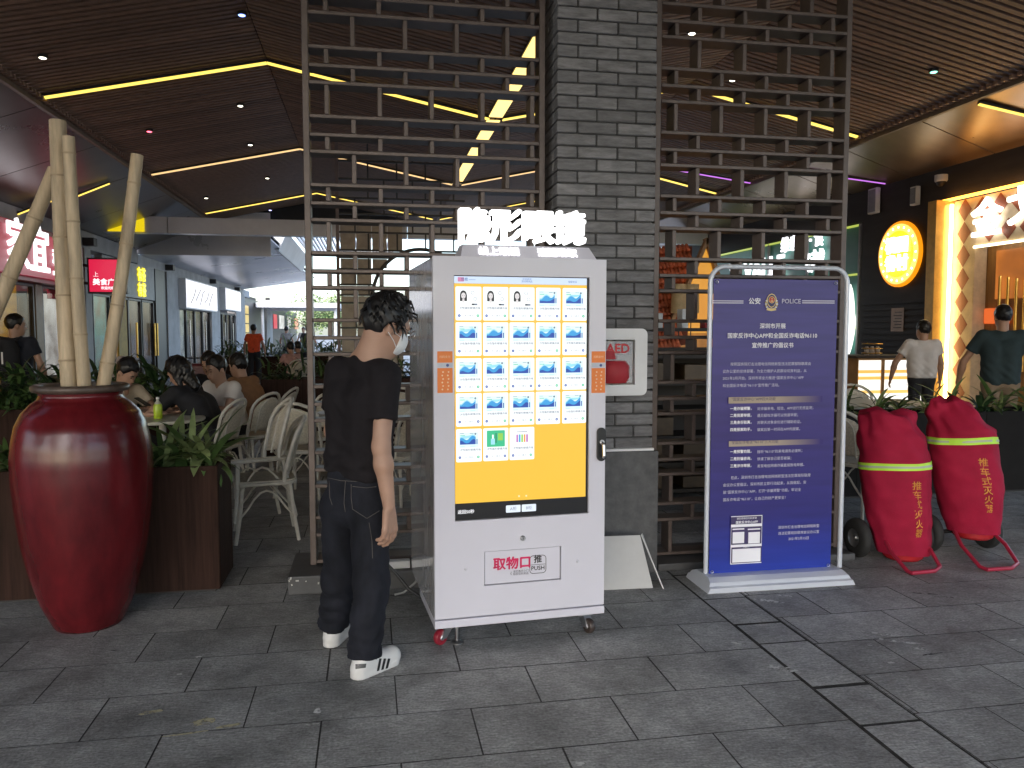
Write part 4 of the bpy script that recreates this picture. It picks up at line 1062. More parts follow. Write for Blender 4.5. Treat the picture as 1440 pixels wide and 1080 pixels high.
p0 = ony(556, 782, 4.5); 
t = tag(MB().tube([(-.02, 4.5, .26), (.07, 4.44, .2), (.14, 4.4, .13), (.2, 4.36, .06), (.27, 4.33, .015), (.42, 4.2, .012)], .009, 8).build('power_cable', M_blk, smooth=True), 'black power cable looping down behind the vending machine', 'cable')
a = onz(555, 838); 
t = tag(MB().tube([(a.x, a.y, .008), (a.x + .05, a.y + .02, .01), (a.x + .12, a.y + .06, .05), (a.x + .17, a.y + .1, .12), (a.x + .2, a.y + .16, .2)], .007, 8).build('data_cable', mat('grey_cable', (.4, .4, .4), .5), smooth=True), 'pale grey cable lying on the paving beside the vending machine', 'cable')
t = thing('power_strip', 'white power strip lying on the plinth behind the vending machine', 'power strip', (.02, 4.62, .1085))
MB().box((-.12, -.03, 0), (.2, .03, .045)).build('case', M_white, t, bevel=.006); MB().box((-.06, -.02, .0455), (-.02, .02, .075)).build('plug', M_blk, t)

# ================================================================== BANNER STAND
M_alu = mat('banner_alu', (.62, .65, .72), .35, metal=.2, var=.04)
BY = 4.29
bs = thing('banner_stand', 'tall blue police notice banner in a white tube frame on a pale base', 'banner', (0, 0, 0))
bx0, bx1 = onz(995, 835).x, onz(1204, 823).x
q = MB(); yb0, yb1 = 4.15, 4.47
q.prism([(0, 0), (0, 0)], 0, 0) if False else None
prof = [(yb0, 0), (yb0, .028), (yb0 + .02, .034), (yb0 + .03, .052), (yb0 + .075, .07), (yb1 - .075, .07), (yb1 - .03, .052), (yb1 - .02, .034), (yb1, .028), (yb1, 0)]
n = len(prof); sl_ = .035
q.add([(bx0 + (sl_ * min(1, z / .07)), y, z) for y, z in prof] + [(bx1 - (sl_ * min(1, z / .07)), y, z) for y, z in prof], [tuple(range(n)), tuple(reversed(range(n, 2 * n)))] + [(i, i + n, (i + 1) % n + n, (i + 1) % n) for i in range(n)])
q.build('base', M_alu, bs)
fl0, fl1 = ony(994, 700, BY + .02).x, ony(1183, 700, BY + .02).x; ft = ony(1090, 376, BY + .02).z
rad = .09; pts = [(fl0, BY + .02, .06)]
for k in range(7): pts.append((fl0 + rad - rad * math.cos(PI / 2 * k / 6), BY + .02, ft - rad + rad * math.sin(PI / 2 * k / 6)))
for k in range(7): pts.append((fl1 - rad + rad * math.sin(PI / 2 * k / 6), BY + .02, ft - rad + rad * math.cos(PI / 2 * k / 6)))
pts.append((fl1, BY + .02, .06))
MB().tube(pts, .0145, 10).build('tube_frame', M_alu, bs, smooth=True)
cz1, cz0 = ony(1090, 393, BY).z, ony(1090, 803, BY).z; cx0, cx1 = ony(1000.5, 600, BY).x, ony(1173.5, 600, BY).x
def banner_mat():
    m = bpy.data.materials.new('banner_print'); m.use_nodes = True; t = m.node_tree; b = t.nodes['Principled BSDF']; N = t.nodes.new; Lk = t.links.new
    geo = N('ShaderNodeNewGeometry'); sep = N('ShaderNodeSeparateXYZ'); Lk(geo.outputs['Position'], sep.inputs[0])
    mr = N('ShaderNodeMapRange'); mr.inputs['From Min'].default_value = cz0; mr.inputs['From Max'].default_value = cz1; Lk(sep.outputs['Z'], mr.inputs['Value'])
    rp = N('ShaderNodeValToRGB'); Lk(mr.outputs[0], rp.inputs['Fac'])
    rp.color_ramp.elements[0].color = (.012, .035, .34, 1); rp.color_ramp.elements[1].color = (.058, .046, .21, 1); rp.color_ramp.elements[1].position = .8
    e = rp.color_ramp.elements.new(.2); e.color = (.022, .018, .17, 1); e = rp.color_ramp.elements.new(.5); e.color = (.036, .021, .16, 1)
    w = N('ShaderNodeTexNoise'); w.inputs['Scale'].default_value = 4; mpn = N('ShaderNodeMapping'); mpn.inputs['Rotation'].default_value = (0, R(-25), 0); mpn.inputs['Scale'].default_value = (.6, 1, 6)
    Lk(geo.outputs['Position'], mpn.inputs[0]); Lk(mpn.outputs[0], w.inputs['Vector'])
    hs = N('ShaderNodeHueSaturation'); m2 = N('ShaderNodeMapRange'); m2.inputs['To Min'].default_value = .75; m2.inputs['To Max'].default_value = 1.3; Lk(w.outputs['Fac'], m2.inputs['Value']); Lk(m2.outputs[0], hs.inputs['Value']); Lk(rp.outputs[0], hs.inputs['Color'])
    Lk(hs.outputs[0], b.inputs['Base Color']); b.inputs['Roughness'].default_value = .42
    return m
q = MB(); nx, nz = 12, 30
for i in range(nx + 1):
    for k in range(nz + 1):
        u, v = i / nx, k / nz
        q.v.append((cx0 + (cx1 - cx0) * u, BY + .004 + .0035 * math.sin(u * 7 + v * 2) * math.sin(PI * v), cz0 + (cz1 - cz0) * v))
q.f = [(i * (nz + 1) + k, (i + 1) * (nz + 1) + k, (i + 1) * (nz + 1) + k + 1, i * (nz + 1) + k + 1) for i in range(nx) for k in range(nz)]; q.m = [0] * len(q.f)
cl = q.build('banner_cloth', banner_mat(), bs, smooth=True)
for x in (cx0 + .018, cx1 - .018):
    for z in (cz0 + .018, cz1 - .018):
        MB().tube([(x + .008 * math.cos(2 * PI * k / 10), BY - .003, z + .008 * math.sin(2 * PI * k / 10)) for k in range(10)], .002, 5, closed=True).build('eyelet', M_stl, cl)
PXM = 4.42 / F
M_bt = mat('banner_white', (.85, .84, .9), .6, var=.03); M_btd = mat('banner_dim', (.62, .60, .74), .6, var=.03); M_tan = mat('banner_tan', (.42, .34, .26), .6, var=.1); M_bdk = mat('banner_dark', (.05, .035, .12), .6)
def bt(body, px, py, em, m=M_btd, align='LEFT', off=.0, ty=-.006):
    p = ony(px, py, BY); return text('printed_line', body, em * PXM * 1.0, m, cl, at(p.x, BY + ty, p.z), align=align, off=off)
bt('公安', 1060.5, 424, 9.6, M_bt, 'CENTER', .0012); bt('POLICE', 1112, 424, 9.4, M_btd, 'CENTER', .0004)
for s_, y_ in (('深圳市开展', 459), ('国家反诈中心APP和全国反诈电话96110', 472.5), ('宣传推广的倡议书', 486)): bt(s_, 1086, y_, 8.3, M_bt, 'CENTER', .0006)
for s_, x_, y_ in (('按照国务院打击治理电信网络新型违法犯罪部际联席会', 1026.5, 512.5), ('议办公室的总体部署，为全力维护人民群众切身利益，从', 1015.5, 522.6), ('2021年3月开始，深圳市将全力推进“国家反诈中心”APP', 1015.5, 532.4), ('和全国反诈电话“96110”宣传推广活动。', 1015.5, 542.6)): bt(s_, x_, y_, 5.35)
def bbar(px0, px1, py0, py1, m, ty=-.0045, name='printed_bar'):
    a, b_ = ony(px0, py1, BY), ony(px1, py0, BY); return MB().prism([(a.x, a.z), (b_.x, a.z), (b_.x, b_.z), (a.x, b_.z)], BY + ty, BY + ty + .0008).build(name, m, cl)
def fade_mat():
    m = mat('banner_tan_fade', (.42, .34, .26), .6); t = m.node_tree; b = t.nodes['Principled BSDF']
    geo = t.nodes.new('ShaderNodeNewGeometry'); sep = t.nodes.new('ShaderNodeSeparateXYZ'); t.links.new(geo.outputs['Position'], sep.inputs[0])
    mr = t.nodes.new('ShaderNodeMapRange'); mr.inputs['From Min'].default_value = ony(1090, 562, BY).x; mr.inputs['From Max'].default_value = ony(1155, 562, BY).x; t.links.new(sep.outputs['X'], mr.inputs['Value'])
    mx = t.nodes.new('ShaderNodeMix'); mx.data_type = 'RGBA'; t.links.new(mr.outputs[0], mx.inputs['Factor']); mx.inputs[6].default_value = (.42, .34, .26, 1); mx.inputs[7].default_value = (.036, .021, .16, 1); t.links.new(mx.outputs[2], b.inputs['Base Color'])
    return m
M_fade = fade_mat()
bbar(1024, 1156, 556.5, 567.5, M_fade); bbar(1024.5, 1157, 617, 628, M_fade)
bt('“国家反诈中心”APP四大功能', 1028, 562, 5.6, M_bdk); bt('全国反诈电话“96110”三大功能', 1028, 622.5, 5.6, M_bdk)
for h_, s_, y_ in (('一是诈骗预警，', '对诈骗来电、短信、APP进行无感监测；', 575), ('二是我要举报，', '遇见疑似诈骗可以快速举报；', 584.6), ('三是身份验真，', '对聊天对象身份进行辅助验证。', 594.4), ('四是报案助手，', '骗案后第一时间在APP内报案。', 604.5),
                   ('一是预警劝阻，', '接听“96110”的来电请务必接听；', 635.5), ('二是防骗咨询，', '快速了解自己是否被骗；', 645.5), ('三是涉诈举报，', '发现电信网络诈骗直接致电举报。', 655.5)):
    bt(h_, 1026, y_, 5.3, M_bt, off=.0006); bt(s_, 1064, y_, 5.3)
for s_, x_, y_ in (('在此，深圳市打击治理电信网络新型违法犯罪局际联席', 1027, 672), ('会议办公室倡议，深圳市民立即行动起来，从我做起，安', 1016, 682.4), ('装“国家反诈中心”APP，打开“诈骗预警”功能，牢记全', 1016, 692.6), ('国反诈电话“96110”，让自己的财产更安全！', 1016, 703)): bt(s_, x_, y_, 5.35)
for s_, y_ in (('深圳市打击治理电信网络新型', 740.5), ('违法犯罪局际联席会议办公室', 748.8), ('2021年3月15日', 757)): bt(s_, 1122.5, y_, 5.2, M_btd, 'CENTER')
for px0, px1 in ((1000.8, 1045), (1127.5, 1173)):
    bbar(px0, px1, 422.6, 423.8, M_btd); bbar(px0, px1, 425.4, 426.6, M_btd)
# code box without its codes
bbar(1026.5, 1071.5, 724, 793.5, M_bt); bbar(1027.5, 1070.5, 725, 737.5, M_bdk, -.0055); bt('国家反诈中心APP', 1049.5, 734, 4.6, M_bt, 'CENTER', .0004, -.0065); bt('请您用微信扫码安装', 1049.5, 728.6, 3.6, M_bt, 'CENTER', 0, -.0065)
bbar(1027.5, 1070.5, 739.5, 766, M_bdk, -.0055); bbar(1029.5, 1046, 742.5, 745, M_bt, -.0062); bbar(1051, 1068.5, 742.5, 745, M_bt, -.0062); bbar(1029.5, 1046, 747.5, 764, M_bt, -.0062); bbar(1051.5, 1068, 747.5, 764, M_bt, -.0062)
bbar(1027.5, 1070.5, 767.5, 792.2, M_bdk, -.0055); bbar(1029, 1069, 770, 791, M_bt, -.0062); bt('防骗提示', 1049, 768.8, 2.6, M_bt, 'CENTER', 0, -.0068)
# police emblem: shield on a wreath
e0 = ony(1084.5, 424.5, BY)
def eshape(pts, m, ty, name='emblem_piece'):
    MB().prism([(e0.x + x * PXM, e0.z + z * PXM) for x, z in pts], BY + ty, BY + ty + .0012).build(name, m, cl)
M_egold = mat('emblem_gold', (.62, .47, .22), .4, metal=.3); M_ered = mat('emblem_red', (.45, .03, .03), .5); M_enavy = mat('emblem_navy', (.03, .035, .12), .5)
for k in range(9):
    for s_ in (-1, 1):
        a = R(-80 + k * 15); c = (s_ * 8.6 * math.cos(a), -2.5 + 9.0 * math.sin(a)); tx = (-s_ * math.sin(a), math.cos(a))
        eshape([(c[0] - tx[0] * 1.8, c[1] - tx[1] * 1.8), (c[0] + s_ * 2.1 * math.cos(a), c[1] + 2 * math.sin(a)), (c[0] + tx[0] * 2, c[1] + tx[1] * 2), (c[0] - s_ * 1.6 * math.cos(a), c[1] - 1.6 * math.sin(a))], M_bt if k % 2 else M_egold, -.0048)
eshape([(-8, -12), (0, -13.5), (8, -12), (6, -9.5), (-6, -9.5)], M_egold, -.005)
eshape([(-7.4, 6), (-4, 10.5), (0, 12.2), (4, 10.5), (7.4, 6), (6.6, -3), (3.4, -7), (0, -8.8), (-3.4, -7), (-6.6, -3)], M_egold, -.0056)
eshape([(-6.2, 5.6), (-3.4, 9.3), (0, 10.6), (3.4, 9.3), (6.2, 5.6), (5.6, -2.4), (2.8, -6), (0, -7.4), (-2.8, -6), (-5.6, -2.4)], M_enavy, -.0064)
eshape([(5.0 * math.cos(2 * PI * k / 20), 3.0 + 5.0 * math.sin(2 * PI * k / 20)) for k in range(20)], M_egold, -.0072); eshape([(4.2 * math.cos(2 * PI * k / 20), 3.0 + 4.2 * math.sin(2 * PI * k / 20)) for k in range(20)], M_ered, -.008)
eshape([((1.6 if k % 2 == 0 else .65) * math.sin(2 * PI * k / 10), 4.6 + (1.6 if k % 2 == 0 else .65) * math.cos(2 * PI * k / 10)) for k in range(10)], M_egold, -.0088); eshape([(-2.4, .4), (2.4, .4), (1.8, 1.8), (-1.8, 1.8)], M_egold, -.0088)

# ================================================================== COVERED EXTINGUISHER TROLLEYS
M_cov = mat('red_cover', (.34, .011, .042), .75, var=.14, scale=7, bump=.25, bscale=300, spec=.2)
M_covp = mat('cover_print', (.62, .24, .035), .6, var=.2, scale=30)
M_hi = mat('hi_vis_band', (.50, .85, .06), .5, var=.06); M_sil = mat('silver_band', (.42, .47, .40), .35, var=.1)
M_tyre = mat('tyre_rubber', (.018, .018, .018), .75); M_rim = mat('wheel_rim', (.42, .42, .43), .3, metal=.9)
M_redm = mat('red_tube', (.36, .02, .05), .35)
def nz3(x, y, z, s=0): return math.sin(x * 1.7 + 2.1 * math.sin(y * 1.3 + s) + s) * .5 + math.sin(y * 2.9 + 1.7 * math.sin(z * 2.3 + s * 2)) * .3 + math.sin(z * 4.1 + x * 3.3 + s) * .2
def trolley(label, cx, cy, zs, cxs, hws, band, seed, txt, facing, tube_pts, dfac=.86):
    t = thing('extinguisher_trolley', label, 'fire trolley', (cx, cy, 0), 0, 'covered wheeled fire extinguishers')
    vr = Matrix.Rotation(facing, 3, 'Z')
    def surf(phi, z, out=0.0):
        c = float(np.interp(z, zs, cxs)); a = float(np.interp(z, zs, hws)); b = min(a * dfac, .2)
        ca, sa = math.cos(phi), math.sin(phi)
        e = .82
        x = math.copysign(abs(ca) ** e, ca); y = math.copysign(abs(sa) ** e, sa)
        zt = zs[-1]; up = max(0, (z - zt * .62) / (zt * .38)); dn = max(0, 1 - z / (zt * .4))
        w = nz3(phi * 1.6, z * 9, phi + z * 5, seed) * (.007 + .024 * up) + nz3(phi * 4, z * 22, seed, seed + 3) * (.0025 + .007 * up) + .004 * math.sin(phi * 9 + z * 3) * dn
        rr_ = 1 + w / a + out / a
        return vr @ Vector((c + a * x * rr_, b * y * rr_, 0)) + Vector((0, 0, z + .012 * up * math.sin(phi * 3 + seed)))
    nph, nzv = 72, 64
    q = MB(); 
    for k in range(nzv + 1):
        z = zs[0] + (zs[-1] - zs[0]) * k / nzv
        for i in range(nph): q.v.append(tuple(surf(2 * PI * i / nph, z)))
    for k in range(nzv):
        for i in range(nph):
            i2 = (i + 1) % nph; q.f.append((k * nph + i, k * nph + i2, (k + 1) * nph + i2, (k + 1) * nph + i))
    top = len(q.v)
    ct = sum((Vector(v) for v in q.v[-nph:]), Vector()) / nph
    ring_ = [tuple(ct + (Vector(v) - ct) * .55 + Vector((0, 0, .012 + .016 * math.sin(3 * 2 * PI * i / nph + seed)))) for i, v in enumerate(q.v[-nph:])]
    q.v += ring_; q.v.append(tuple(ct + Vector((0, 0, -.004))))
    for i in range(nph):
        i2 = (i + 1) % nph; q.f.append((nzv * nph + i, nzv * nph + i2, top + i2, top + i)); q.f.append((top + i, top + i2, top + nph))
    q.m = [0] * len(q.f)
    cov = q.build('cover', M_cov, t, smooth=True, sharp=180)
    for (z0, z1, m, o_) in ((band, band + .045, M_hi, .004), (band + .015, band + .029, M_sil, .0055)):
        q = MB()
        for i in range(nph):
            ph = 2 * PI * i / nph; dz = .016 * math.cos(ph + .6)
            for z in (z0, z1): q.v.append(tuple(surf(ph, z + dz, o_)))
        q.f = [(2 * i, 2 * ((i + 1) % nph), 2 * ((i + 1) % nph) + 1, 2 * i + 1) for i in range(nph)]; q.m = [0] * nph
        q.build('reflective_band', m, cov, smooth=True, sharp=180)
    # lettering wrapped on the cover
    ph0, zt, em = txt
    for k, ch_ in enumerate('推车式灭火器'):
        o = text('lettering', ch_, em, M_covp, cov, Matrix.Identity(4), off=em * .012)
        zc_ = zt - k * em * .98
        for v in o.data.vertices:
            v.co = surf(ph0 + v.co.x / .2, zc_ + v.co.y * .95, .0045)
    # chassis
    for s in (-1, 1):
        w = MB().lathe([(.062, -.034), (.1, -.036), (.122, -.026), (.13, -.01), (.13, .01), (.122, .026), (.1, .036), (.062, .034), (.062, -.034)], 28, axis='x').build('wheel', M_tyre, t, smooth=True, M=Matrix.Translation((s * .225 - .01, .06, .13)))
        MB().lathe([(0, -.024), (.02, -.03), (.026, -.014), (.05, -.02), (.0615, -.03), (.0615, .03), (.05, .02), (.026, .014), (.02, .03), (0, .03)], 24, axis='x').build('rim', M_rim, w, smooth=True)
    MB().tube([(-.24, .06, .13), (.22, .06, .13)], .014, 8).build('axle', M_dark, t)
    MB().lathe([(.0, zs[0] - .045), (.11, zs[0] - .045), (.125, zs[0] - .03), (.125, .6), (.1, .68), (0, .7)], 24, c=tuple(vr @ Vector((cxs[0], 0, 0)))).build('cylinder', mat('red_enamel', (.38, .015, .02), .25), t, smooth=True)
    MB().tube(tube_pts, .0125, 10).build('foot_bar', M_redm, t, smooth=True)
    return t
def lp(px, py, cx, cy, z=.014):
    p = onz(px, py, z); return (p.x - cx, p.y - cy, z)
c1 = (3.42, 4.62)
K = .00120
zs = [.05, .14, .27, .43, .60, .70, .80, .88, .965]; cen = [362, 350, 336, 318, 304, 300, 290, 268, 257]; hw = [.163, .178, .196, .208, .214, .212, .198, .178, .155]
trolley('red covered fire trolley with square folded top standing next to the banner', c1[0], c1[1], zs, [(c - 322) * K for c in cen], hw, .60, 1.3, (R(-90 + 30), .515, .063), R(-34),
        [(-.09, .0, .16), lp(1252, 775, *c1, .1), lp(1276, 803, *c1), lp(1282, 806, *c1), lp(1314, 803, *c1), lp(1322, 797, *c1), lp(1308, 772, *c1, .1), (.14, -.02, .16)])
c2 = (3.98, 4.66)
zs = [.155, .25, .40, .55, .64, .75, .85, .93, 1.03]; cen = [752, 742, 728, 708, 692, 684, 678, 636, 612]; hw = [.158, .18, .203, .214, .212, .206, .196, .158, .098]
trolley('red covered fire trolley with slanting crumpled top beside the planter', c2[0], c2[1], zs, [(c - 715) * K for c in cen], hw, .745, 4.1, (R(-90 + 26), .64, .062), R(-38),
        [(-.1, .0, .18), lp(1352, 767, *c2, .1), lp(1378, 797, *c2), lp(1388, 801, *c2), lp(1422, 799, *c2), lp(1431, 792, *c2), lp(1414, 766, *c2, .1), (.14, -.02, .18)])

# ================================================================== RED JAR AND BAMBOO
def glaze():
    m = mat('red_glaze', (.098, .007, .010), .22, var=.5, scale=5, stretch=(1, 1, .35), coat=.0, bump=.12, bscale=22, rvar=.1)
    return m
PC = (-1.44, 4.3)
pot = thing('ceramic_jar', 'tall glossy red glazed ceramic jar on the paving holding bamboo poles', 'jar', (PC[0], PC[1], 0))
prof = [(0, .0), (.155, .0), (.164, .012), (.186, .06), (.214, .124), (.243, .22), (.264, .305), (.292, .446), (.312, .62), (.3215, .76), (.323, .87), (.315, .95), (.297, 1.035), (.268, 1.095), (.226, 1.14), (.196, 1.162), (.189, 1.18), (.192, 1.196)]
fine = []
for (r0, z0), (r1, z1) in zip(prof[:-1], prof[1:]):
    for k in range(3): fine.append((r0 + (r1 - r0) * k / 3, z0 + (z1 - z0) * k / 3))
fine.append(prof[-1])
MB().lathe(fine, 64).build('body', glaze(), pot, smooth=True, sharp=60)
MB().lathe([(.19, 1.197), (.215, 1.2), (.224, 1.212), (.222, 1.228), (.207, 1.236), (.185, 1.232), (.178, 1.2), (.2, 1.1), (.25, .95), (.1, .9), (0, .9)], 64).build('rim', mat('rim_clay', (.085, .06, .048), .4, var=.4, scale=20), pot, smooth=True, sharp=60)
M_bam = mat('bamboo', (.50, .385, .25), .5, var=.35, scale=4, stretch=(6, 6, .8), bump=.08, bscale=40)
M_node = mat('bamboo_node', (.40, .30, .19), .6, var=.2)
def bamboo(p, q, r, label, seed):
    p, q = Vector(p), Vector(q); d = q - p; L_ = d.length
    t = thing('bamboo_pole', label, 'bamboo pole', p, 0, 'bamboo poles')
    r2 = random.Random(seed); pts, rs = [], []; s_ = 0.0
    nodes = []
    n = 34
    x = r2.uniform(.1, .25)
    while x < L_: nodes.append(x); x += r2.uniform(.27, .34)
    ss = sorted(set([L_ * k / n for k in range(n + 1)] + [y + e for y in nodes for e in (-.012, -.004, .004, .012) if 0 < y + e < L_]))
    bend = d.cross(Vector((.3, 1, .2))).normalized() * r2.uniform(-.02, .02)
    for s_ in ss:
        f = s_ / L_; rr_ = r * (1 - .12 * f)
        if any(abs(s_ - y) < .006 for y in nodes): rr_ *= 1.07
        pts.append(d * f + bend * math.sin(PI * f)); rs.append(rr_)
    MB().tube(pts, rs, 16).build('culm', M_bam, t, smooth=True, sharp=60)
    for y in nodes:
        f = y / L_; c = d * f + bend * math.sin(PI * f); u = d.normalized()
        MB().tube([c - u * .0045, c + u * .0045], r * (1 - .12 * f) * 1.085, 16).build('node_ring', M_node, t)
def pole(pt, pb, yt, yb, r, lab, seed, zb=.905):
    a, b_ = ony(*pt, yt), ony(*pb, yb); d = (b_ - a); 
    e = a + d * ((zb - a.z) / d.z); bamboo(e, a, r, lab, seed)
pole((81, 170), (99, 530), 4.33, 4.27, .044, 'thickest upright bamboo pole in the red jar', 1)
pole((96, 192), (119, 530), 4.22, 4.22, .032, 'slimmer upright bamboo pole in the red jar, beside the thickest', 2)
pole((193, 218), (144, 530), 4.36, 4.29, .034, 'bamboo pole in the red jar leaning towards the lattice', 3)
g0 = onz(-205, 890); bamboo((g0.x, g0.y, .03), ony(78, 238, 4.48), .04, 'bamboo pole standing on the paving and leaning across the red jar poles', 4)

# ================================================================== PLANTERS, PLANTS
M_pwood = mat('planter_wood', (.036, .018, .013), .75, spec=.15, var=.4, scale=3, stretch=(14, 14, .7), bump=.1)
M_soil = mat('soil', (.03, .022, .016), .95)
M_leaf = mat('leaf_green', (.085, .15, .045), .45, var=.4, scale=9, orand=.35)
M_leafp = mat('leaf_pale', (.24, .30, .12), .45, var=.3, scale=9, orand=.3)
M_leafd = mat('leaf_dark', (.022, .05, .018), .45, var=.4, scale=9, orand=.35)
def planter(label, x0, x1, y0, y1, h, boards=True, m=None):
    m = m or M_pwood
    t = thing('planter', label, 'planter', (x0, y0, 0)); w, d = x1 - x0, y1 - y0
    MB().box((.01, .01, .03), (w - .01, d - .01, h - .07)).build('box_core', m, t)
    n = max(1, round(w / .42)); 
    for k in range(n):
        MB().box((w * k / n + .0015, -.012, .02), (w * (k + 1) / n - .0015, .009, h)).build('front_board', m, t, bevel=.003)
    for s in (0, 1):
        MB().box((-.0 if not s else w - .02, .0095, .02), (.02 if not s else w, d - .0095, h)).build('side_board', m, t, bevel=.003)
    MB().box((0, d - .009, .02), (w, d + .012, h)).build('back_board', m, t)
    MB().box((.025, .012, h - .068), (w - .025, d - .012, h - .05)).build('soil', M_soil, t)
    MB().box((.03, .02, 0), (w - .03, d - .02, .028)).build('plinth', M_dark, t)
    return t
def leaf_pts(L_, w, droop, fold=.25, n=6):
    vs, fs = [], []
    for i in range(n + 1):
        f = i / n
        a = R(62) - droop * f
        if i == 0: x, z = 0, 0
        else:
            x += L_ / n * math.cos(a); z += L_ / n * math.sin(a)
        ww = w * (math.sin(PI * min(1, f * .9 + .1)) ** .7) * (1 if f < .98 else .05)
        vs += [(x, -ww, z + ww * fold), (x, 0, z), (x, ww, z + ww * fold)]
    for i in range(n):
        b = i * 3; fs += [(b, b + 3, b + 4, b + 1), (b + 1, b + 4, b + 5, b + 2)]
    return vs, fs
LEAFM = {}
def leaf_mesh(kind, m):
    key = (kind, m.name)
    if key not in LEAFM:
        L_, w, dr = ((.26, .018, R(70)), (.22, .022, R(100)), (.3, .016, R(45)), (.2, .026, R(120)))[kind]
        LEAFM[key] = MB().add(*leaf_pts(L_, w, dr)).mesh('leaf', m, True)
    return LEAFM[key]
def plant(label, x, y, z, n, size, m, seed, grp='plants in the planters', cat='plant'):
    r2 = random.Random(seed); t = thing('leafy_plant', label, cat, (x, y, z), 0, grp)
    for k in range(n):
        o = link('leaf', leaf_mesh(r2.randrange(4), m if r2.random() < .75 else M_leafp), t)
        s = size * r2.uniform(.7, 1.25); o.scale = (s, s, s); o.rotation_euler = (R(r2.uniform(-12, 12)), R(r2.uniform(-28, 38)), r2.uniform(0, 2 * PI)); o.location = (r2.uniform(-.03, .03), r2.uniform(-.03, .03), r2.uniform(-.01, .06))
    return t
def hedge(label, x0, x1, y0, y1, z, n, size, ms, seed, name='leafy_hedge', up=.25):
    r2 = random.Random(seed); q = MB()
    for k in range(n):
        vs, fs = leaf_pts(.25 * size * r2.uniform(.6, 1.3), .02 * size, R(r2.uniform(30, 120)), n=4)
        rot = Matrix.Rotation(r2.uniform(0, 2 * PI), 3, 'Z') @ Matrix.Rotation(R(r2.uniform(-30, 45)), 3, 'Y'); o = Vector((r2.uniform(x0, x1), r2.uniform(y0, y1), z + r2.random() ** 1.5 * up * size))
        q.add([rot @ Vector(v) + o for v in vs], fs, r2.randrange(len(ms)))
    return tag(q.build(name, ms, smooth=True), label, 'plants', kind='stuff')
pxr = onz(310, 833).x
planter('dark brown wooden planter box behind the red jar', -2.75, pxr, 4.69, 5.1, .735)
lf = 0
for k, (px, py, n, s, m) in enumerate(((292, 650, 30, 1.2, M_leaf), (258, 648, 28, 1.25, M_leaf), (226, 650, 28, 1.2, M_leaf), (16, 610, 24, 1.2, M_leaf), (272, 640, 22, 1.1, M_leafp), (208, 640, 20, 1.2, M_leaf))):
    p = onz(px, py, .69)
    y_ = 4.86 + .07 * (k % 2); x_ = ony(px, py, y_).x
    plant('green spider leaved plant growing in the dark planter behind the red jar', x_, y_, .685, n, s, m, 40 + k, 'plants in the jar side planter')
# second planter rows in the dining area
planter('long dark planter with ferny leaves behind the dining table', -4.3, -2.05, 8.6, 9.0, .72); hedge('ferny green leaves in the long planter behind the dining table', -4.2, -2.1, 8.7, 8.95, .68, 700, 1.35, [M_leaf, M_leafd], 5)
planter('tall dark planter beyond the rattan chairs', -1.28, .6, 9.7, 10.15, .93); hedge('dark green leaves in the tall planter beyond the rattan chairs', -1.25, .58, 9.75, 10.1, .87, 300, .85, [M_leafd, M_leaf], 6)
planter('low planter of bright leaves further down the hall', -4.6, -.6, 25.4, 25.8, .72); hedge('bright green leaves in the low planter further down the hall', -4.55, -.65, 25.45, 25.75, .68, 480, 1.7, [M_leafp, M_leaf], 7)
planter('black planter behind the fire trolleys', 3.85, 6.9, 6.35, 6.75, .76, m=mat('black_planter', (.012, .011, .011), .8, spec=.15))
for k in range(11):
    plant('broad leaved green plant in the black planter behind the fire trolleys', 4.05 + .27 * k, 6.5 + .08 * (k % 2), .72, 16, 1.25, M_leaf if k % 3 else M_leafd, 80 + k, 'plants behind the trolleys')

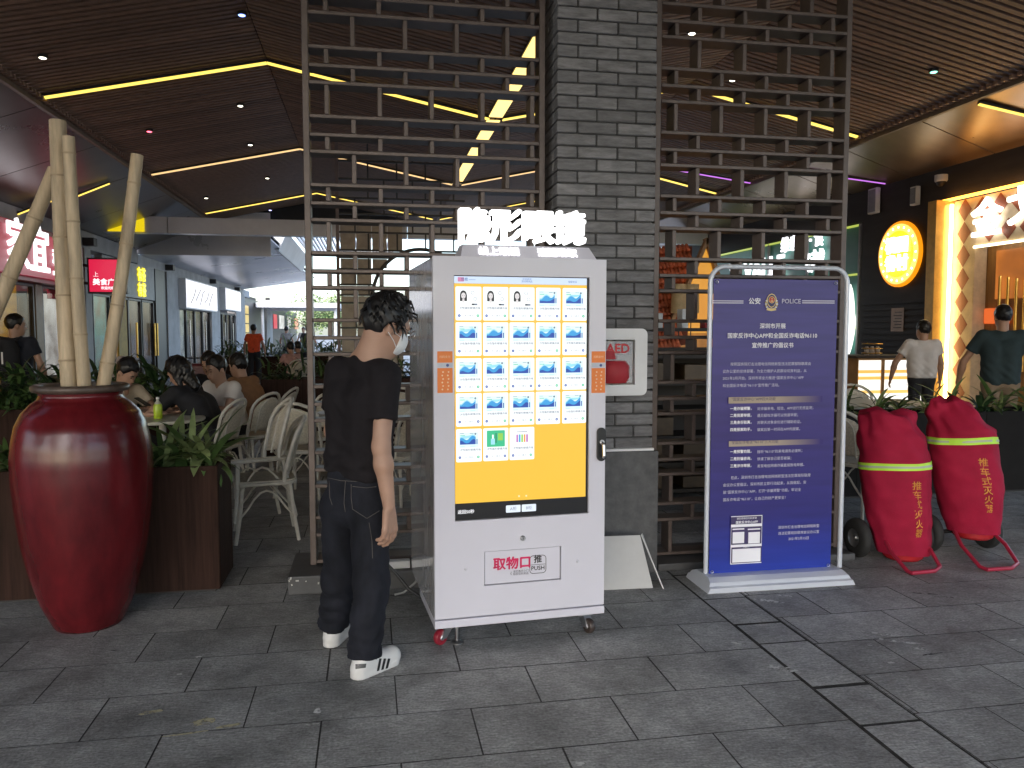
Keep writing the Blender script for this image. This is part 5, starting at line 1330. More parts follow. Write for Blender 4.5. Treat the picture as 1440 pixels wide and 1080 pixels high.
# ================================================================== RATTAN CHAIRS AND TABLES
M_rat = mat('rattan_white', (.56, .53, .47), .5, var=.15, scale=20)
M_weave = mat('rattan_weave', (.52, .47, .38), .6, var=.25, scale=60, bump=.4, bscale=160)
def make_chair():
    t = thing('rattan_chair', 'x', 'chair')
    sh_, hw_ = .43, .205
    q = MB(); pts = rrect(.42, .41, .09, 5, -.21, -.2)
    q.add([(x, y, sh_ - .02) for x, y in pts] + [(x, y, sh_ + .012) for x, y in pts], [tuple(range(len(pts))), tuple(reversed(range(len(pts), 2 * len(pts))))] + [(i, (i + 1) % len(pts), (i + 1) % len(pts) + len(pts), i + len(pts)) for i in range(len(pts))])
    q.build('seat', M_weave, t)
    MB().tube([(x, y, sh_ - .01) for x, y in pts], .014, 6, closed=True).build('seat_rim', M_rat, t, smooth=True)
    hoop = []
    for k in range(15):
        a = PI * k / 14; hoop.append((-hw_ * 1.02 * math.cos(a), .0 - .0, .0)) 
    def back(u, v):      # u -1..1 across, v 0..1 up
        w_ = hw_ * (1 + .08 * v) * u
        return Vector((w_, -.17 - .12 * v + .055 * u * u, sh_ + .02 + .42 * v))
    hp = [back(-1, k * .1) for k in range(7)] + [back(-math.cos(PI * k / 10), .62 + .38 * math.sin(PI * k / 10)) for k in range(11)] + [back(1, .6 - k * .1) for k in range(7)]
    hp[0] = Vector((-hw_, -.12, sh_ - .02)); hp[-1] = Vector((hw_, -.12, sh_ - .02))
    MB().tube(hp, .015, 8).build('back_frame', M_rat, t, smooth=True)
    ih = [back(-.6, k * .12 + .05) for k in range(5)] + [back(-.6 * math.cos(PI * k / 8), .58 + .3 * math.sin(PI * k / 8)) for k in range(9)] + [back(.6, .53 - k * .12) for k in range(5)]
    MB().tube(ih, .009, 6).build('inner_hoop', M_rat, t, smooth=True)
    q = MB(); n = 10
    for i in range(n + 1):
        v = .1 + .77 * i / n; hwid = .88 if v < .58 else .88 * math.sqrt(max(.02, 1 - ((v - .58) / .31) ** 2))
        for k in range(7): q.v.append(tuple(back(-hwid + 2 * hwid * k / 6, v)))
    q.f = [(i * 7 + k, i * 7 + k + 1, (i + 1) * 7 + k + 1, (i + 1) * 7 + k) for i in range(n) for k in range(6)]; q.m = [0] * len(q.f)
    o = q.build('backrest', M_weave, t, smooth=True); md = o.modifiers.new('s', 'SOLIDIFY'); md.thickness = .01; md.offset = 0
    for sx in (-1, 1):
        for sy in (-1, 1):
            MB().tube([(sx * .18, sy * .16, sh_ - .01), (sx * .195, sy * .18, .22), (sx * .215, sy * .215, 0)], [.016, .015, .013], 8).build('leg', M_rat, t, smooth=True)
    for sx in (-1, 1):
        MB().tube([(sx * .205, -.195, .17)] + [(sx * .19, -.17 + .34 * k / 8, .17 + .2 * math.sin(PI * k / 8)) for k in range(1, 8)] + [(sx * .205, .195, .17)], .008, 6).build('side_brace', M_rat, t, smooth=True)
    for sy in (-1, 1):
        MB().tube([(-.2, sy * .2, .17)] + [(-.17 + .34 * k / 8, sy * .18, .17 + .2 * math.sin(PI * k / 8)) for k in range(1, 8)] + [(.2, sy * .2, .17)], .008, 6).build('cross_brace', M_rat, t, smooth=True)
    return t
proto = make_chair()
CH = [  # x, y, yaw (which way the sitter faces), label
    (ony(372, 640, 5.95).x, 5.95, R(100), 'lower white rattan chair of the stacked pair beside the planter'),
    (ony(300, 600, 7.75).x, 7.75, R(72), 'cream rattan chair under the long haired diner in black'),
    (ony(352, 600, 8.5).x, 8.5, R(60), 'cream rattan chair under the diner in the white shirt'),
    (ony(381, 560, 9.15).x, 9.15, R(75), 'cream rattan chair under the diner in the tan shirt'),
    (ony(430, 620, 7.4).x, 7.4, R(-20), 'white rattan chair standing just past the lattice post'),
    (ony(452, 590, 8.3).x, 8.3, R(150), 'white rattan chair at the empty table beyond the lattice'),
    (ony(570, 600, 6.9).x, 6.9, R(35), 'white rattan chair seen between the man in black and the vending machine'),
    (ony(575, 545, 8.6).x, 8.6, R(200), 'white rattan chair beyond the lattice, facing another chair by the vending machine'),
    (ony(1196, 660, 5.9).x, 5.9, R(-60), 'white rattan chair behind the lattice edge beside the fire trolleys'),
    (ony(1205, 560, 8.2).x, 8.2, R(160), 'white rattan chair at the marble table near the menu counter'),
]
for i, (x, y, a, lab) in enumerate(CH):
    o = proto if i == 0 else copy_tree(proto)
    o.location = (x, y, 0); o.rotation_euler = (0, 0, a); o['label'] = lab; o['group'] = 'rattan chairs'
o = copy_tree(proto); o.location = (CH[0][0] - .05, CH[0][1] - .02, .135); o.rotation_euler = (0, R(9), R(112)); tag(o, 'upper white rattan chair tilted on the stacked pair beside the planter', 'chair', 'rattan chairs')
M_ttop = mat('table_top', (.52, .50, .42), .35, var=.08); 
def table(x, y, lab, r=.36, h=.73, sq=False):
    t = thing('cafe_table', lab, 'table', (x, y, 0))
    if sq: MB().box((-r * 2, -r, h - .03), (r * 2, r, h)).build('table_top', M_ttop, t, bevel=.008)
    else: MB().lathe([(0, h - .03), (r - .01, h - .03), (r, h - .02), (r, h - .005), (r - .01, h), (0, h)], 36).build('table_top', M_ttop, t)
    MB().lathe([(.05, h - .031), (.03, h - .06), (.028, .06), (.035, .045)], 14).build('pedestal', M_rat, t, smooth=True)
    MB().lathe([(0, 0), (.2, 0), (.21, .012), (.04, .045), (0, .045)], 28).build('base', M_rat, t, smooth=True)
    return t
tx, ty = ony(228, 580, 7.45).x, 7.45
table(tx, ty, 'round cream table in front of the long haired diner')
table(ony(500, 590, 7.7).x, 7.7, 'round cream table behind the man in black'); table(5.05, 7.55, 'long marble topped table behind the trolleys', .42, .74, True)
b = thing('drink_bottle', 'bottle of bright green drink on the round cream table', 'bottle', (ony(222, 575, ty - .05).x, ty - .05, .7305))
MB().lathe([(0, 0), (.034, 0), (.037, .01), (.037, .11), (.03, .128)], 18).build('drink', mat('lime_drink', (.45, .62, .03), .3, var=.05), b, smooth=True)
MB().lathe([(.0302, .128), (.022, .145), (.013, .155), (.013, .172)], 14).build('neck', mat('clear_neck', (.5, .52, .45), .2), b, smooth=True); MB().lathe([(0, .19), (.015, .19), (.015, .172), (0, .172)], 12).build('cap', M_white, b)
# folded signs and a suitcase near the tea shop
t = thing('a_frame_sign', 'pale folding notice board in front of the tea shop doors', 'sign', (-4.9, 17.0, 0), R(25))
for s in (-1, 1): MB().obox((s * .2, 0, .5), (.03, .5, 1.05), Matrix.Rotation(s * -.32, 3, 'Y')).build('board', mat('pale_board', (.5, .47, .45), .5), t)
t = thing('suitcase', 'dark maroon suitcase standing behind the diners', 'suitcase', (ony(273, 520, 12.5).x, 12.5, 0))
MB().box((-.24, -.13, .05), (.24, .13, 1.02)).build('shell', mat('maroon_shell', (.09, .015, .02), .4), t, bevel=.04); MB().tube([(-.1, 0, 1.0), (-.1, 0, 1.1), (.1, 0, 1.1), (.1, 0, 1.0)], .012, 8).build('handle', M_dark, t)
for sx in (-.18, .18): MB().lathe([(0, -.015), (.028, -.015), (.028, .015), (0, .015)], 12, axis='x', c=(sx, 0, .028)).build('wheel', M_tyre, t)

# ================================================================== PEOPLE
from mathutils.bvhtree import BVHTree
def surfnet(f, lo, hi, h):
    ax = [np.arange(lo[i], hi[i] + h, h, dtype=np.float32) for i in range(3)]
    n = [len(a) for a in ax]
    X, Y, Z = np.meshgrid(*ax, indexing='ij'); P = np.stack([X.ravel(), Y.ravel(), Z.ravel()], 1)
    V = f(P).reshape(n).astype(np.float32); Sg = V < 0
    m = [k - 1 for k in n]
    sl3 = lambda A, o: A[o[0]:o[0] + m[0], o[1]:o[1] + m[1], o[2]:o[2] + m[2]]
    cs = [(i, j, k) for i in (0, 1) for j in (0, 1) for k in (0, 1)]
    cnt = sum(sl3(Sg, o).astype(np.int8) for o in cs); act = (cnt > 0) & (cnt < 8)
    I = np.argwhere(act)
    if not len(I): return [], []
    acc = np.zeros((len(I), 3), np.float32); num = np.zeros(len(I), np.float32)
    for a in cs:
        for d in range(3):
            if a[d] == 0:
                b = list(a); b[d] = 1
                va = V[I[:, 0] + a[0], I[:, 1] + a[1], I[:, 2] + a[2]]; vb = V[I[:, 0] + b[0], I[:, 1] + b[1], I[:, 2] + b[2]]
                x = (va < 0) != (vb < 0); t = np.where(x, va / np.where(x, va - vb, 1), 0)
                pt = np.tile(np.array(a, np.float32), (len(I), 1)); pt[:, d] += t
                acc += pt * x[:, None]; num += x
    co = (I + acc / num[:, None]) * h + np.array([a[0] for a in ax], np.float32)
    idx = -np.ones(m, np.int64); idx[act] = np.arange(len(I))
    faces = []
    for d in range(3):
        e, g = [(1, 2), (2, 0), (0, 1)][d]
        s0 = [slice(None)] * 3; s1 = [slice(None)] * 3; s0[d] = slice(0, -1); s1[d] = slice(1, None)
        ch = Sg[tuple(s0)] != Sg[tuple(s1)]
        q = np.argwhere(ch); q = q[(q[:, e] > 0) & (q[:, g] > 0) & (q[:, e] < m[e]) & (q[:, g] < m[g])]
        def cell(de, dg):
            c = q.copy(); c[:, e] -= de; c[:, g] -= dg; return idx[c[:, 0], c[:, 1], c[:, 2]]
        quad = np.stack([cell(1, 1), cell(0, 1), cell(0, 0), cell(1, 0)], 1)
        fl_ = ~Sg[q[:, 0], q[:, 1], q[:, 2]]; quad[fl_] = quad[fl_][:, ::-1]
        faces.append(quad[(quad >= 0).all(1)])
    return co.tolist(), np.concatenate(faces).tolist()
A3 = lambda v: np.array(v, np.float32)
def s_cone(P, a, b, ra, rb):
    a, b = A3(a), A3(b); ba = b - a; pa = P - a
    h = np.clip(pa @ ba / max(1e-9, float(ba @ ba)), 0, 1); return np.linalg.norm(pa - h[:, None] * ba, axis=1) - (ra + (rb - ra) * h)
def s_ell(P, c, r, M=None):
    q = P - A3(c)
    if M is not None: q = q @ A3([list(row) for row in M])
    r = A3(r); k0 = np.linalg.norm(q / r, axis=1); k1 = np.linalg.norm(q / (r * r), axis=1) + 1e-9; return k0 * (k0 - 1) / k1
def smin(a, b, k=.03):
    h = np.clip(.5 + .5 * (b - a) / k, 0, 1); return b * (1 - h) + a * h - k * h * (1 - h)
def bbox(pts, pad): p = np.array([list(v) for v in pts]); return p.min(0) - pad, p.max(0) + pad
def frame_of(fwd, up):
    fwd = Vector(fwd).normalized(); up = Vector(up); r_ = fwd.cross(up).normalized(); u = r_.cross(fwd); return r_, fwd, u
def wob(P, s): return np.sin(P[:, 0] * 31 * s + 2 * np.sin(P[:, 2] * 17 * s)) * np.sin(P[:, 2] * 43 * s + 1.5 * np.sin(P[:, 1] * 29 * s)) 
M_skin = mat('skin', (.40, .235, .165), .5, var=.08, scale=12); M_skin2 = mat('skin_tan', (.36, .20, .13), .5, var=.08, scale=12)
M_hair = mat('black_hair', (.009, .008, .008), .38, var=.4, scale=40, spec=.4)
M_eye = mat('eye_dark', (.02, .015, .012), .2); M_lip = mat('lip', (.34, .13, .11), .5)
def hand_prims(wr, hd, pn, side, k=1.0, curl=1.0):
    """wrist, hand direction, palm normal, thumb side -> list of cones (a,b,ra,rb)"""
    wr, hd, pn, side = Vector(wr), Vector(hd).normalized(), Vector(pn).normalized(), Vector(side).normalized(); out_ = []
    for i, o in enumerate((-.024, -.008, .008, .024)):
        out_.append((wr + hd * .015 * k + side * o * .6 * k, wr + hd * .088 * k + side * o * 1.15 * k, .0145 * k, .0115 * k))
    for i, (o, L_) in enumerate(((.027, .07), (.009, .08), (-.009, .075), (-.026, .058))):
        p = wr + hd * (.088 - .004 * abs(i - 1)) * k + side * o * 1.1 * k; a = R(14)
        for j, fr in enumerate((.45, .32, .25)):
            d = hd * math.cos(a) + pn * math.sin(a) + side * o * 1.2; q = p + d.normalized() * L_ * fr * k
            out_.append((p, q, (.0092 - .0009 * j) * k, (.0086 - .001 * j) * k)); p = q; a += R(24 + 6 * i) * curl
    p = wr + hd * .022 * k + side * .026 * k + pn * .008 * k
    q = p + (hd * .75 + side * .6 + pn * .35).normalized() * .042 * k; e = q + (hd * .95 + side * .12 + pn * .3).normalized() * .034 * k
    out_ += [(p, q, .0135 * k, .0105 * k), (q, e, .0102 * k, .008 * k)]
    return out_
def sdf_mesh(name, f, lo, hi, h, m, parent):
    co, fa = surfnet(f, lo, hi, h); me = bpy.data.meshes.new(name); me.from_pydata(co, [], fa); me.materials.append(m)
    me.polygons.foreach_set('use_smooth', [True] * len(me.polygons)); me.update(); return link(name, me, parent)
def merge(objs, name):
    """join several meshes made for one body into the first"""
    vs, fs, ms, mats_ = [], [], [], []
    for o in objs:
        b = len(vs); vs += [tuple(v.co) for v in o.data.vertices]
        for m in o.data.materials:
            if m not in mats_: mats_.append(m)
        for p in o.data.polygons: fs.append(tuple(i + b for i in p.vertices)); ms.append(mats_.index(o.data.materials[p.material_index]))
    me = bpy.data.meshes.new(name); me.from_pydata(vs, [], fs)
    for m in mats_: me.materials.append(m)
    me.polygons.foreach_set('material_index', ms); me.polygons.foreach_set('use_smooth', [True] * len(fs)); me.update()
    par = objs[0].parent
    for o in objs: bpy.data.objects.remove(o)
    return link(name, me, par)
def human(label, loc, rz, J, st, group=None):
    t = thing('person', label, 'person', loc, rz, group)
    J = {k: Vector(v) for k, v in J.items() if not isinstance(v, float)}
    h = st.get('res', .014); k = st.get('k', 1.0); sk = st.get('skin', M_skin); fin = st.get('fingers', False)
    hr, hf, hu = frame_of(J['hf'], J['hu']); HM = Matrix((hr, hf, hu)).transposed(); hc = J['head']
    L_ = lambda x, y, z: hc + hr * x * k + hf * y * k + hu * z * k
    objs = []
    def f_head(P):
        d = s_ell(P, L_(0, -.012, .022), (.076 * k, .096 * k, .098 * k), HM)
        d = smin(d, s_ell(P, L_(0, .03, -.048), (.06 * k, .064 * k, .078 * k), HM), .03)
        d = smin(d, s_cone(P, L_(0, .045, -.105), L_(0, .055, -.1), .026 * k, .024 * k), .03)
        d = smin(d, s_cone(P, L_(0, .087, -.005), L_(0, .104, -.035), .008 * k, .0125 * k), .014)
        d = smin(d, s_cone(P, L_(-.03, .078, .02), L_(.03, .078, .02), .01 * k, .01 * k), .02)
        d = smin(d, s_cone(P, L_(-.018, .088, -.066), L_(.018, .088, -.066), .006 * k, .006 * k), .012)
        for s in (-1, 1):
            d = smin(d, s_ell(P, L_(s * .077, -.012, -.018), (.009 * k, .02 * k, .031 * k), HM), .008)
            d = np.maximum(d, -s_ell(P, L_(s * .03, .098, .002), (.017 * k, .012 * k, .009 * k), HM))
        nb = J['neck']
        if st.get('trap'):
            for n in 'LR': d = smin(d, s_cone(P, nb + (J['sh' + n] - nb) * .3 - Vector((0, 0, .012)), nb + (hc - nb) * .35, .05, .05), .04)
        d = smin(d, s_cone(P, nb - Vector((0, 0, .05)), L_(0, -.03, -.05), st.get('nr', .06) * k, st.get('nr', .06) * .88 * k), .03)
        if False: d = smin(d, s_cone(P, nb - Vector((0, 0, .05)), L_(0, -.03, -.05), .06 * k, .052 * k), .03)
        return d
    lo, hi = bbox([hc, J['neck']], .15 * k)
    objs.append(sdf_mesh('head', f_head, lo, hi, st.get('hres', h * .7), sk, t))
    for s, n in ((-1, 'L'), (1, 'R')):
        sh, el, wr = J['sh' + n], J['el' + n], J['wr' + n]
        hd = J.get('hd' + n, (wr - el)); pn = J.get('pn' + n, Vector((-s, .2, 0))); sd_ = J.get('ts' + n, Vector((0, 1, 0)))
        hp_ = hand_prims(wr, hd, pn, sd_, k * st.get('hk', 1.0), st.get('curl', 1.0))
        def f_arm(P):
            d = s_cone(P, sh, el, .046 * k, .038 * k); mid = el + (wr - el) * .3
            d = smin(d, s_cone(P, el, mid, .037 * k, .04 * k), .02); d = smin(d, s_cone(P, mid, wr, .039 * k, .026 * k), .02)
            for a, b, ra, rb in hp_: d = smin(d, s_cone(P, a, b, ra, rb), .006 if fin else .012)
            return d
        lo, hi = bbox([sh, el, wr] + [p[1] for p in hp_], .06)
        objs.append(sdf_mesh('arm', f_arm, lo, hi, st.get('ares', h), sk, t))
    # eyes and brows
    q = MB()
    for s in (-1, 1):
        q.lathe([(0, -.006 * k), (.008 * k, -.003 * k), (.008 * k, .003 * k), (0, .006 * k)], 8)
        q.v[-32:] = [tuple(L_(s * .03, .089, .002) + hr * v[0] + hu * v[1] * .6 + hf * v[2]) for v in q.v[-32:]]
    objs.append(q.build('eyes', M_eye, t))
    q = MB()
    for s in (-1, 1): q.tube([L_(s * .014, .0965, .022), L_(s * .032, .094, .027), L_(s * .05, .083, .022)], [.004 * k, .0045 * k, .002 * k], 5)
    objs.append(q.build('brow', M_hair, t))
    q = MB(); q.tube([L_(-.02, .089, -.066), L_(0, .0965, -.066), L_(.02, .089, -.066)], .0045 * k, 5); objs.append(q.build('mouth', M_lip, t))
    merge(objs, 'body')
    # hair
    hs = st.get('hair', 1.0); lg = st.get('long', 0.0)
    def f_hair(P):
        d = s_ell(P, L_(0, -.02, .034), ((.081 + .012 * hs) * k, (.1 + .012 * hs) * k, (.096 + .022 * hs) * k), HM)
        q = (P - A3(hc)) @ A3([list(r_) for r_ in HM]) / k
        if lg:
            d = smin(d, s_cone(P, L_(0, -.055, .0), L_(0, -.075, -lg), .075 * k, .05 * k), .05)
            for s in (-1, 1): d = smin(d, s_cone(P, L_(s * .055, -.01, .02), L_(s * .07, .02, -lg * .8), .042 * k, .025 * k), .04)
        d = d + (np.sin(q[:, 0] * 90 + 3 * np.sin(q[:, 2] * 40)) * np.sin(q[:, 1] * 80 + q[:, 2] * 60)) * .006 * hs * st.get('hn', 1.0)
        face = np.minimum(q[:, 1] - .028 - np.clip(q[:, 2] - .0, 0, 1) * .55, .075 - q[:, 2] - q[:, 1] * .12)      # open face
        d = np.maximum(d, np.clip(face, -1, 1))
        nape = -.062 - q[:, 2] + np.clip(q[:, 1] + .03, -.2, .2) * .5
        if not lg: d = np.maximum(d, nape); d = np.maximum(d, -(((q[:, 1] + .008) / .032) ** 2 + ((q[:, 2] + .03) / .04) ** 2 - 1) * .03 - np.where(np.abs(q[:, 0]) > .05, 0, 1))
        return d
    lo, hi = bbox([hc, hc - hu * lg], .17 * k)
    hobj = sdf_mesh('hair', f_hair, lo, hi, st.get('hres', h * .7), st.get('hairm', M_hair), t)
    if st.get('tufts'):
        r2 = random.Random(3); q = MB(); hv = hobj.data.vertices
        for _ in range(st['tufts']):
            v = hv[r2.randrange(len(hv))]; p = v.co.copy(); nrm = v.normal.copy()
            loc_ = p - hc; f_ = loc_.dot(hf); u_ = loc_.dot(hu)
            if u_ < -.0 or (f_ > .035 and u_ < .085): continue
            dn = (nrm * .3 - hu * .35 + hf * (.35 + r2.uniform(-.3, .3)) + hr * r2.uniform(-.3, .3)).normalized(); L0 = r2.uniform(.03, .06)
            q.tube([p - nrm * .007, p + dn * L0 * .5 + nrm * .003, p + dn * L0 - hu * L0 * .2 - nrm * .006], [.006, .0045, .0006], 5)
        o2 = q.build('hair_tufts', M_hair, t, smooth=True); hobj = merge([hobj, o2], 'hair')
    # shirt
    Rv = (J['shR'] - J['shL']).normalized(); pel, ch, nk = J['pel'], J['chest'], J['neck']; up = (nk - pel).normalized()
    bw = st.get('bulk', 1.0) * k; sf = st.get('sleeve', .55); hem = st.get('hem', None); wa = st.get('wr_amp', .004)
    def f_shirt(P):
        d = None
        for s in (-1, 1):
            c = s_cone(P, pel + Rv * s * .062 * bw, ch + Rv * s * .075 * bw, .112 * bw, .108 * bw); d = c if d is None else smin(d, c, .05)
            d = smin(d, s_cone(P, ch + Rv * s * .07 * bw, J['sh' + 'LR'[s > 0]] - up * .03 - Rv * s * .02, .1 * bw, .062 * bw), .06)
            d = smin(d, s_cone(P, nk - up * .055 * k, J['sh' + 'LR'[s > 0]] - Rv * s * .012, .062 * k, .05 * k), .05)
        for n in 'LR':
            sh, el = J['sh' + n], J['el' + n]; dr = (el - sh); e = sh + dr * sf
            c = s_cone(P, sh, sh + dr * (sf + .25), .062 * bw, .066 * bw)
            if st.get('longsleeve'): c = np.minimum(c, s_cone(P, el, J['wr' + n] - (J['wr' + n] - el) * .05, .055 * bw, .042 * bw))
            else: c = np.maximum(c, (P - A3(e)) @ A3(dr.normalized()))
            d = smin(d, c, .035)
        d = np.maximum(d, -(np.linalg.norm((P - A3(nk + (hc - nk) * .38 + Vector((0, 0, .0)))) , axis=1) - .075 * k))
        q = P @ A3(up)
        lowm = np.clip(1 - (q - float(A3(pel) @ A3(up))) / .35, .15, 1)
        d = d + wa * wob(P, 1.0) * lowm * 1.6 + wa * .8 * np.sin((P[:, 0] * 1.2 + P[:, 2]) * 55 + 2.2 * np.sin(P[:, 1] * 18 + P[:, 2] * 9)) * lowm
        if st.get('creases'):
            for c0, c1, am, wd in st['creases']: d = d - am * np.exp(-(s_cone(P, c0, c1, 0, 0) / wd) ** 2)
        if hem is not None: d = np.maximum(d, (A3(hem) - P) @ A3(up))
        return d
    lo, hi = bbox([pel, ch, nk, J['shL'], J['shR'], J['shL'] + (J['elL'] - J['shL']) * .8, J['shR'] + (J['elR'] - J['shR']) * .8] + ([J['wrL'], J['wrR'], J['elL'], J['elR']] if st.get('longsleeve') else []), .16)
    sdf_mesh('shirt', f_shirt, lo, hi, st.get('sres', h), st['shirt'], t)
    # trousers
    tw = st.get('leg', 1.0) * k
    def f_tr(P):
        d = s_cone(P, pel - Rv * .055 * tw + up * .05, pel + Rv * .055 * tw + up * .05, .105 * tw, .105 * tw)
        d = smin(d, s_cone(P, J['hipL'], J['hipR'], .098 * tw, .098 * tw), .05)
        lg_ = None
        for n in 'LR':
            hp2, kn, an = J['hip' + n], J['kn' + n], J['an' + n]; dr = (an - kn).normalized()
            c = smin(s_cone(P, hp2, kn, .093 * tw, .076 * tw), s_cone(P, kn, an + dr * .06, .077 * tw, .073 * tw), .03)
            kd = np.linalg.norm(P - A3(kn), axis=1); ad = np.linalg.norm(P - A3(an), axis=1)
            c = c + .0042 * np.sin(P @ A3(dr) * 62 + 3.2 * np.sin(P[:, 0] * 23 + P[:, 1] * 19 + P[:, 2] * 5) + 2 * np.sin(P[:, 2] * 17)) * (np.exp(-(kd / .16) ** 2) + 1.25 * np.exp(-(ad / .16) ** 2)) + .003 * wob(P, .8)
            c = np.maximum(c, (P - A3(an)) @ A3(dr)); lg_ = c if lg_ is None else np.minimum(lg_, c)
        d = smin(d, lg_, .03)
        wt = pel + up * .13 * k
        return np.maximum(d, (P - A3(wt)) @ A3(up))
    lo, hi = bbox([pel + up * .15] + [J[a + n] for a in ('hip', 'kn', 'an') for n in 'LR'], .13)
    tr = sdf_mesh('trousers', f_tr, lo, hi, st.get('tres', h), st['pants'], t)
    # shoes
    for n in 'LR':
        an = J['an' + n]; fd = Vector(J['ft' + n]); fd.z = 0; fd.normalize(); sv = fd.cross(Vector((0, 0, 1))); z0 = J['gz'] if isinstance(J.get('gz'), float) else 0.0
        fz = st.get('foot_z', 0.0); b0 = Vector((an.x, an.y, fz)) - fd * .045 * k
        def f_shoe(P):
            d = s_cone(P, b0 + fd * .02 * k + Vector((0, 0, .04)), b0 + fd * .205 * k + Vector((0, 0, .035)), .042 * k, .045 * k)
            d = smin(d, s_cone(P, b0 + fd * .035 * k + Vector((0, 0, .075)), b0 + fd * .13 * k + Vector((0, 0, .055)), .037 * k, .036 * k), .02)
            d = smin(d, s_cone(P, an + Vector((0, 0, .05)), b0 + fd * .04 * k + Vector((0, 0, .06)), .035 * k, .036 * k), .02)
            q = P - A3(b0); y = q @ A3(fd); x = q @ A3(sv)
            hh_ = np.clip((y - .02 * k) / (.17 * k), 0, 1); so = np.sqrt(x ** 2 + (y - .02 * k - hh_ * .17 * k) ** 2) - (.041 + .008 * hh_) * k
            so = np.maximum(so, P[:, 2] - fz - .027)
            d = np.minimum(d, so) if st.get('sneaker') else smin(d, so, .01)
            return np.maximum(d, fz + .002 - P[:, 2])
        lo, hi = bbox([b0, b0 + fd * .26 * k, an], .07)
        lo[2] = fz - .012; hi[2] = fz + st.get('shoe_h', .125)
        sdf_mesh('shoe', f_shoe, lo, hi, min(h, st.get('shres', .009)), st['shoes'], t)
    return t
def J_stand(k=1.0, swing=0.0, lean=0.0, arms=((.06, .02), (.06, .02)), stride=.0):
    j = dict(pel=(0, 0, .93), chest=(0, lean * .5, 1.24), neck=(0, lean - .01, 1.43), head=(0, lean + .025, 1.575), hf=(0, 1, 0), hu=(0, 0, 1), gz=0.0)
    for s, n, a in ((-1, 'L', arms[0]), (1, 'R', arms[1])):
        sh = Vector((s * .175, lean, 1.375)); el = sh + Vector((s * (.045 + a[0]), a[1] - .02, -.275)); wr = el + Vector((s * a[0] * .3, a[1] + .06, -.235))
        st_ = stride * s; j.update({'sh' + n: sh, 'el' + n: el, 'wr' + n: wr, 'hip' + n: (s * .085, 0, .87), 'kn' + n: (s * .095, .03 + st_ * .6, .49), 'an' + n: (s * .095, -.02 + st_, .085), 'ft' + n: (s * .12, 1, 0)})
    return {q: (Vector(v) * k if not isinstance(v, float) and q not in ('hf', 'hu') and not q.startswith('ft') else v) for q, v in j.items()}
def J_sit(lean=.18, head=(0, 1, -.35), reach=.2, k=1.0, hx=0.0):
    j = dict(pel=(0, -.02, .50), chest=(0, lean * .5, .80), neck=(0, lean, .985), head=(hx, lean + .07, 1.12), hf=head, hu=(0, .25, 1), gz=0.0)
    for s, n in ((-1, 'L'), (1, 'R')):
        sh = Vector((s * .175, lean, .935)); el = sh + Vector((s * .06, .1 + reach * .3, -.22)); wr = el + Vector((-s * .09, .2 + reach * .2, .03))
        j.update({'sh' + n: sh, 'el' + n: el, 'wr' + n: wr, 'hip' + n: (s * .09, 0, .49), 'kn' + n: (s * .12, .4, .5), 'an' + n: (s * .12, .38, .085), 'ft' + n: (s * .1, 1, 0)})
    return {q: (Vector(v) if not isinstance(v, float) else v) for q, v in j.items()}

# ---- the man in black at the machine
MX, MY = -.08, 3.55
def w(px, py, y): 
    p = ony(px, py, y); return Vector((p.x - MX, p.y - MY, p.z))
J = dict(pel=w(503, 688, 3.56), chest=w(507, 566, 3.53), neck=w(519, 497, 3.50), head=w(546, 458, 3.49), hf=(.86, .32, -.38), hu=(.36, .12, .93), gz=0.0,
         shR=w(543, 527, 3.40), shL=w(477, 521, 3.64), elR=w(536, 628, 3.35), wrR=w(547, 712, 3.33), elL=w(468, 606, 3.72), wrL=w(490, 640, 3.88),
         hipR=w(520, 712, 3.50), hipL=w(481, 712, 3.62), knR=w(522, 822, 3.44), knL=w(477, 815, 3.72), anR=w(512, 934, 3.415), anL=w(469, 889, 3.80),
         ftR=(.74, .67, 0), ftL=(.33, .94, 0))
J['anR'].z = .085; J['anL'].z = .095
J['hdR'] = Vector((.03, .02, -1)); J['pnR'] = Vector((-.75, .6, 0)); J['tsR'] = Vector((.65, .75, 0)); J['hdL'] = Vector((.7, .3, -.3))
M_tee = mat('black_tee', (.015, .013, .015), .85, var=.15, scale=30, bump=.12, bscale=500, spec=.15)
M_jean = mat('black_denim', (.013, .014, .020), .8, var=.5, scale=9, stretch=(1, 1, .5), bump=.25, bscale=420, spec=.2)
M_snk = mat('white_leather', (.62, .61, .6), .45, var=.05)
man = human('man in black T-shirt and dark jeans looking at the vending machine screen', (MX, MY, 0), 0, J,
            dict(creases=[(w(540, 560, 3.36), w(500, 640, 3.44), .007, .014), (w(470, 560, 3.5), w(505, 610, 3.4), .006, .014), (w(462, 640, 3.5), w(515, 655, 3.4), .008, .012), (w(530, 600, 3.36), w(525, 660, 3.4), .007, .014), (w(480, 530, 3.55), w(490, 580, 3.45), .005, .016), (w(460, 610, 3.55), w(500, 630, 3.42), .007, .012), (w(545, 545, 3.34), w(530, 590, 3.33), .006, .012)], shirt=M_tee, pants=M_jean, shoes=M_snk, res=.008, hres=.006, ares=.0042, sres=.0075, tres=.0075, shres=.005, fingers=True, trap=True, nr=.066, hk=1.18, sleeve=.63, hem=J['pel'] + Vector((0, 0, .075)), hair=.95, hn=.45, tufts=260, sneaker=True, leg=1.0, bulk=.97, wr_amp=.0075, shoe_h=.118, curl=.8))
kid = {}
for o in man.children: kid.setdefault(o.name.split('.')[0], []).append(o)
def bvh(o): return BVHTree.FromPolygons([v.co for v in o.data.vertices], [tuple(p.vertices) for p in o.data.polygons])
orig = CC - Vector((MX, MY, 0))
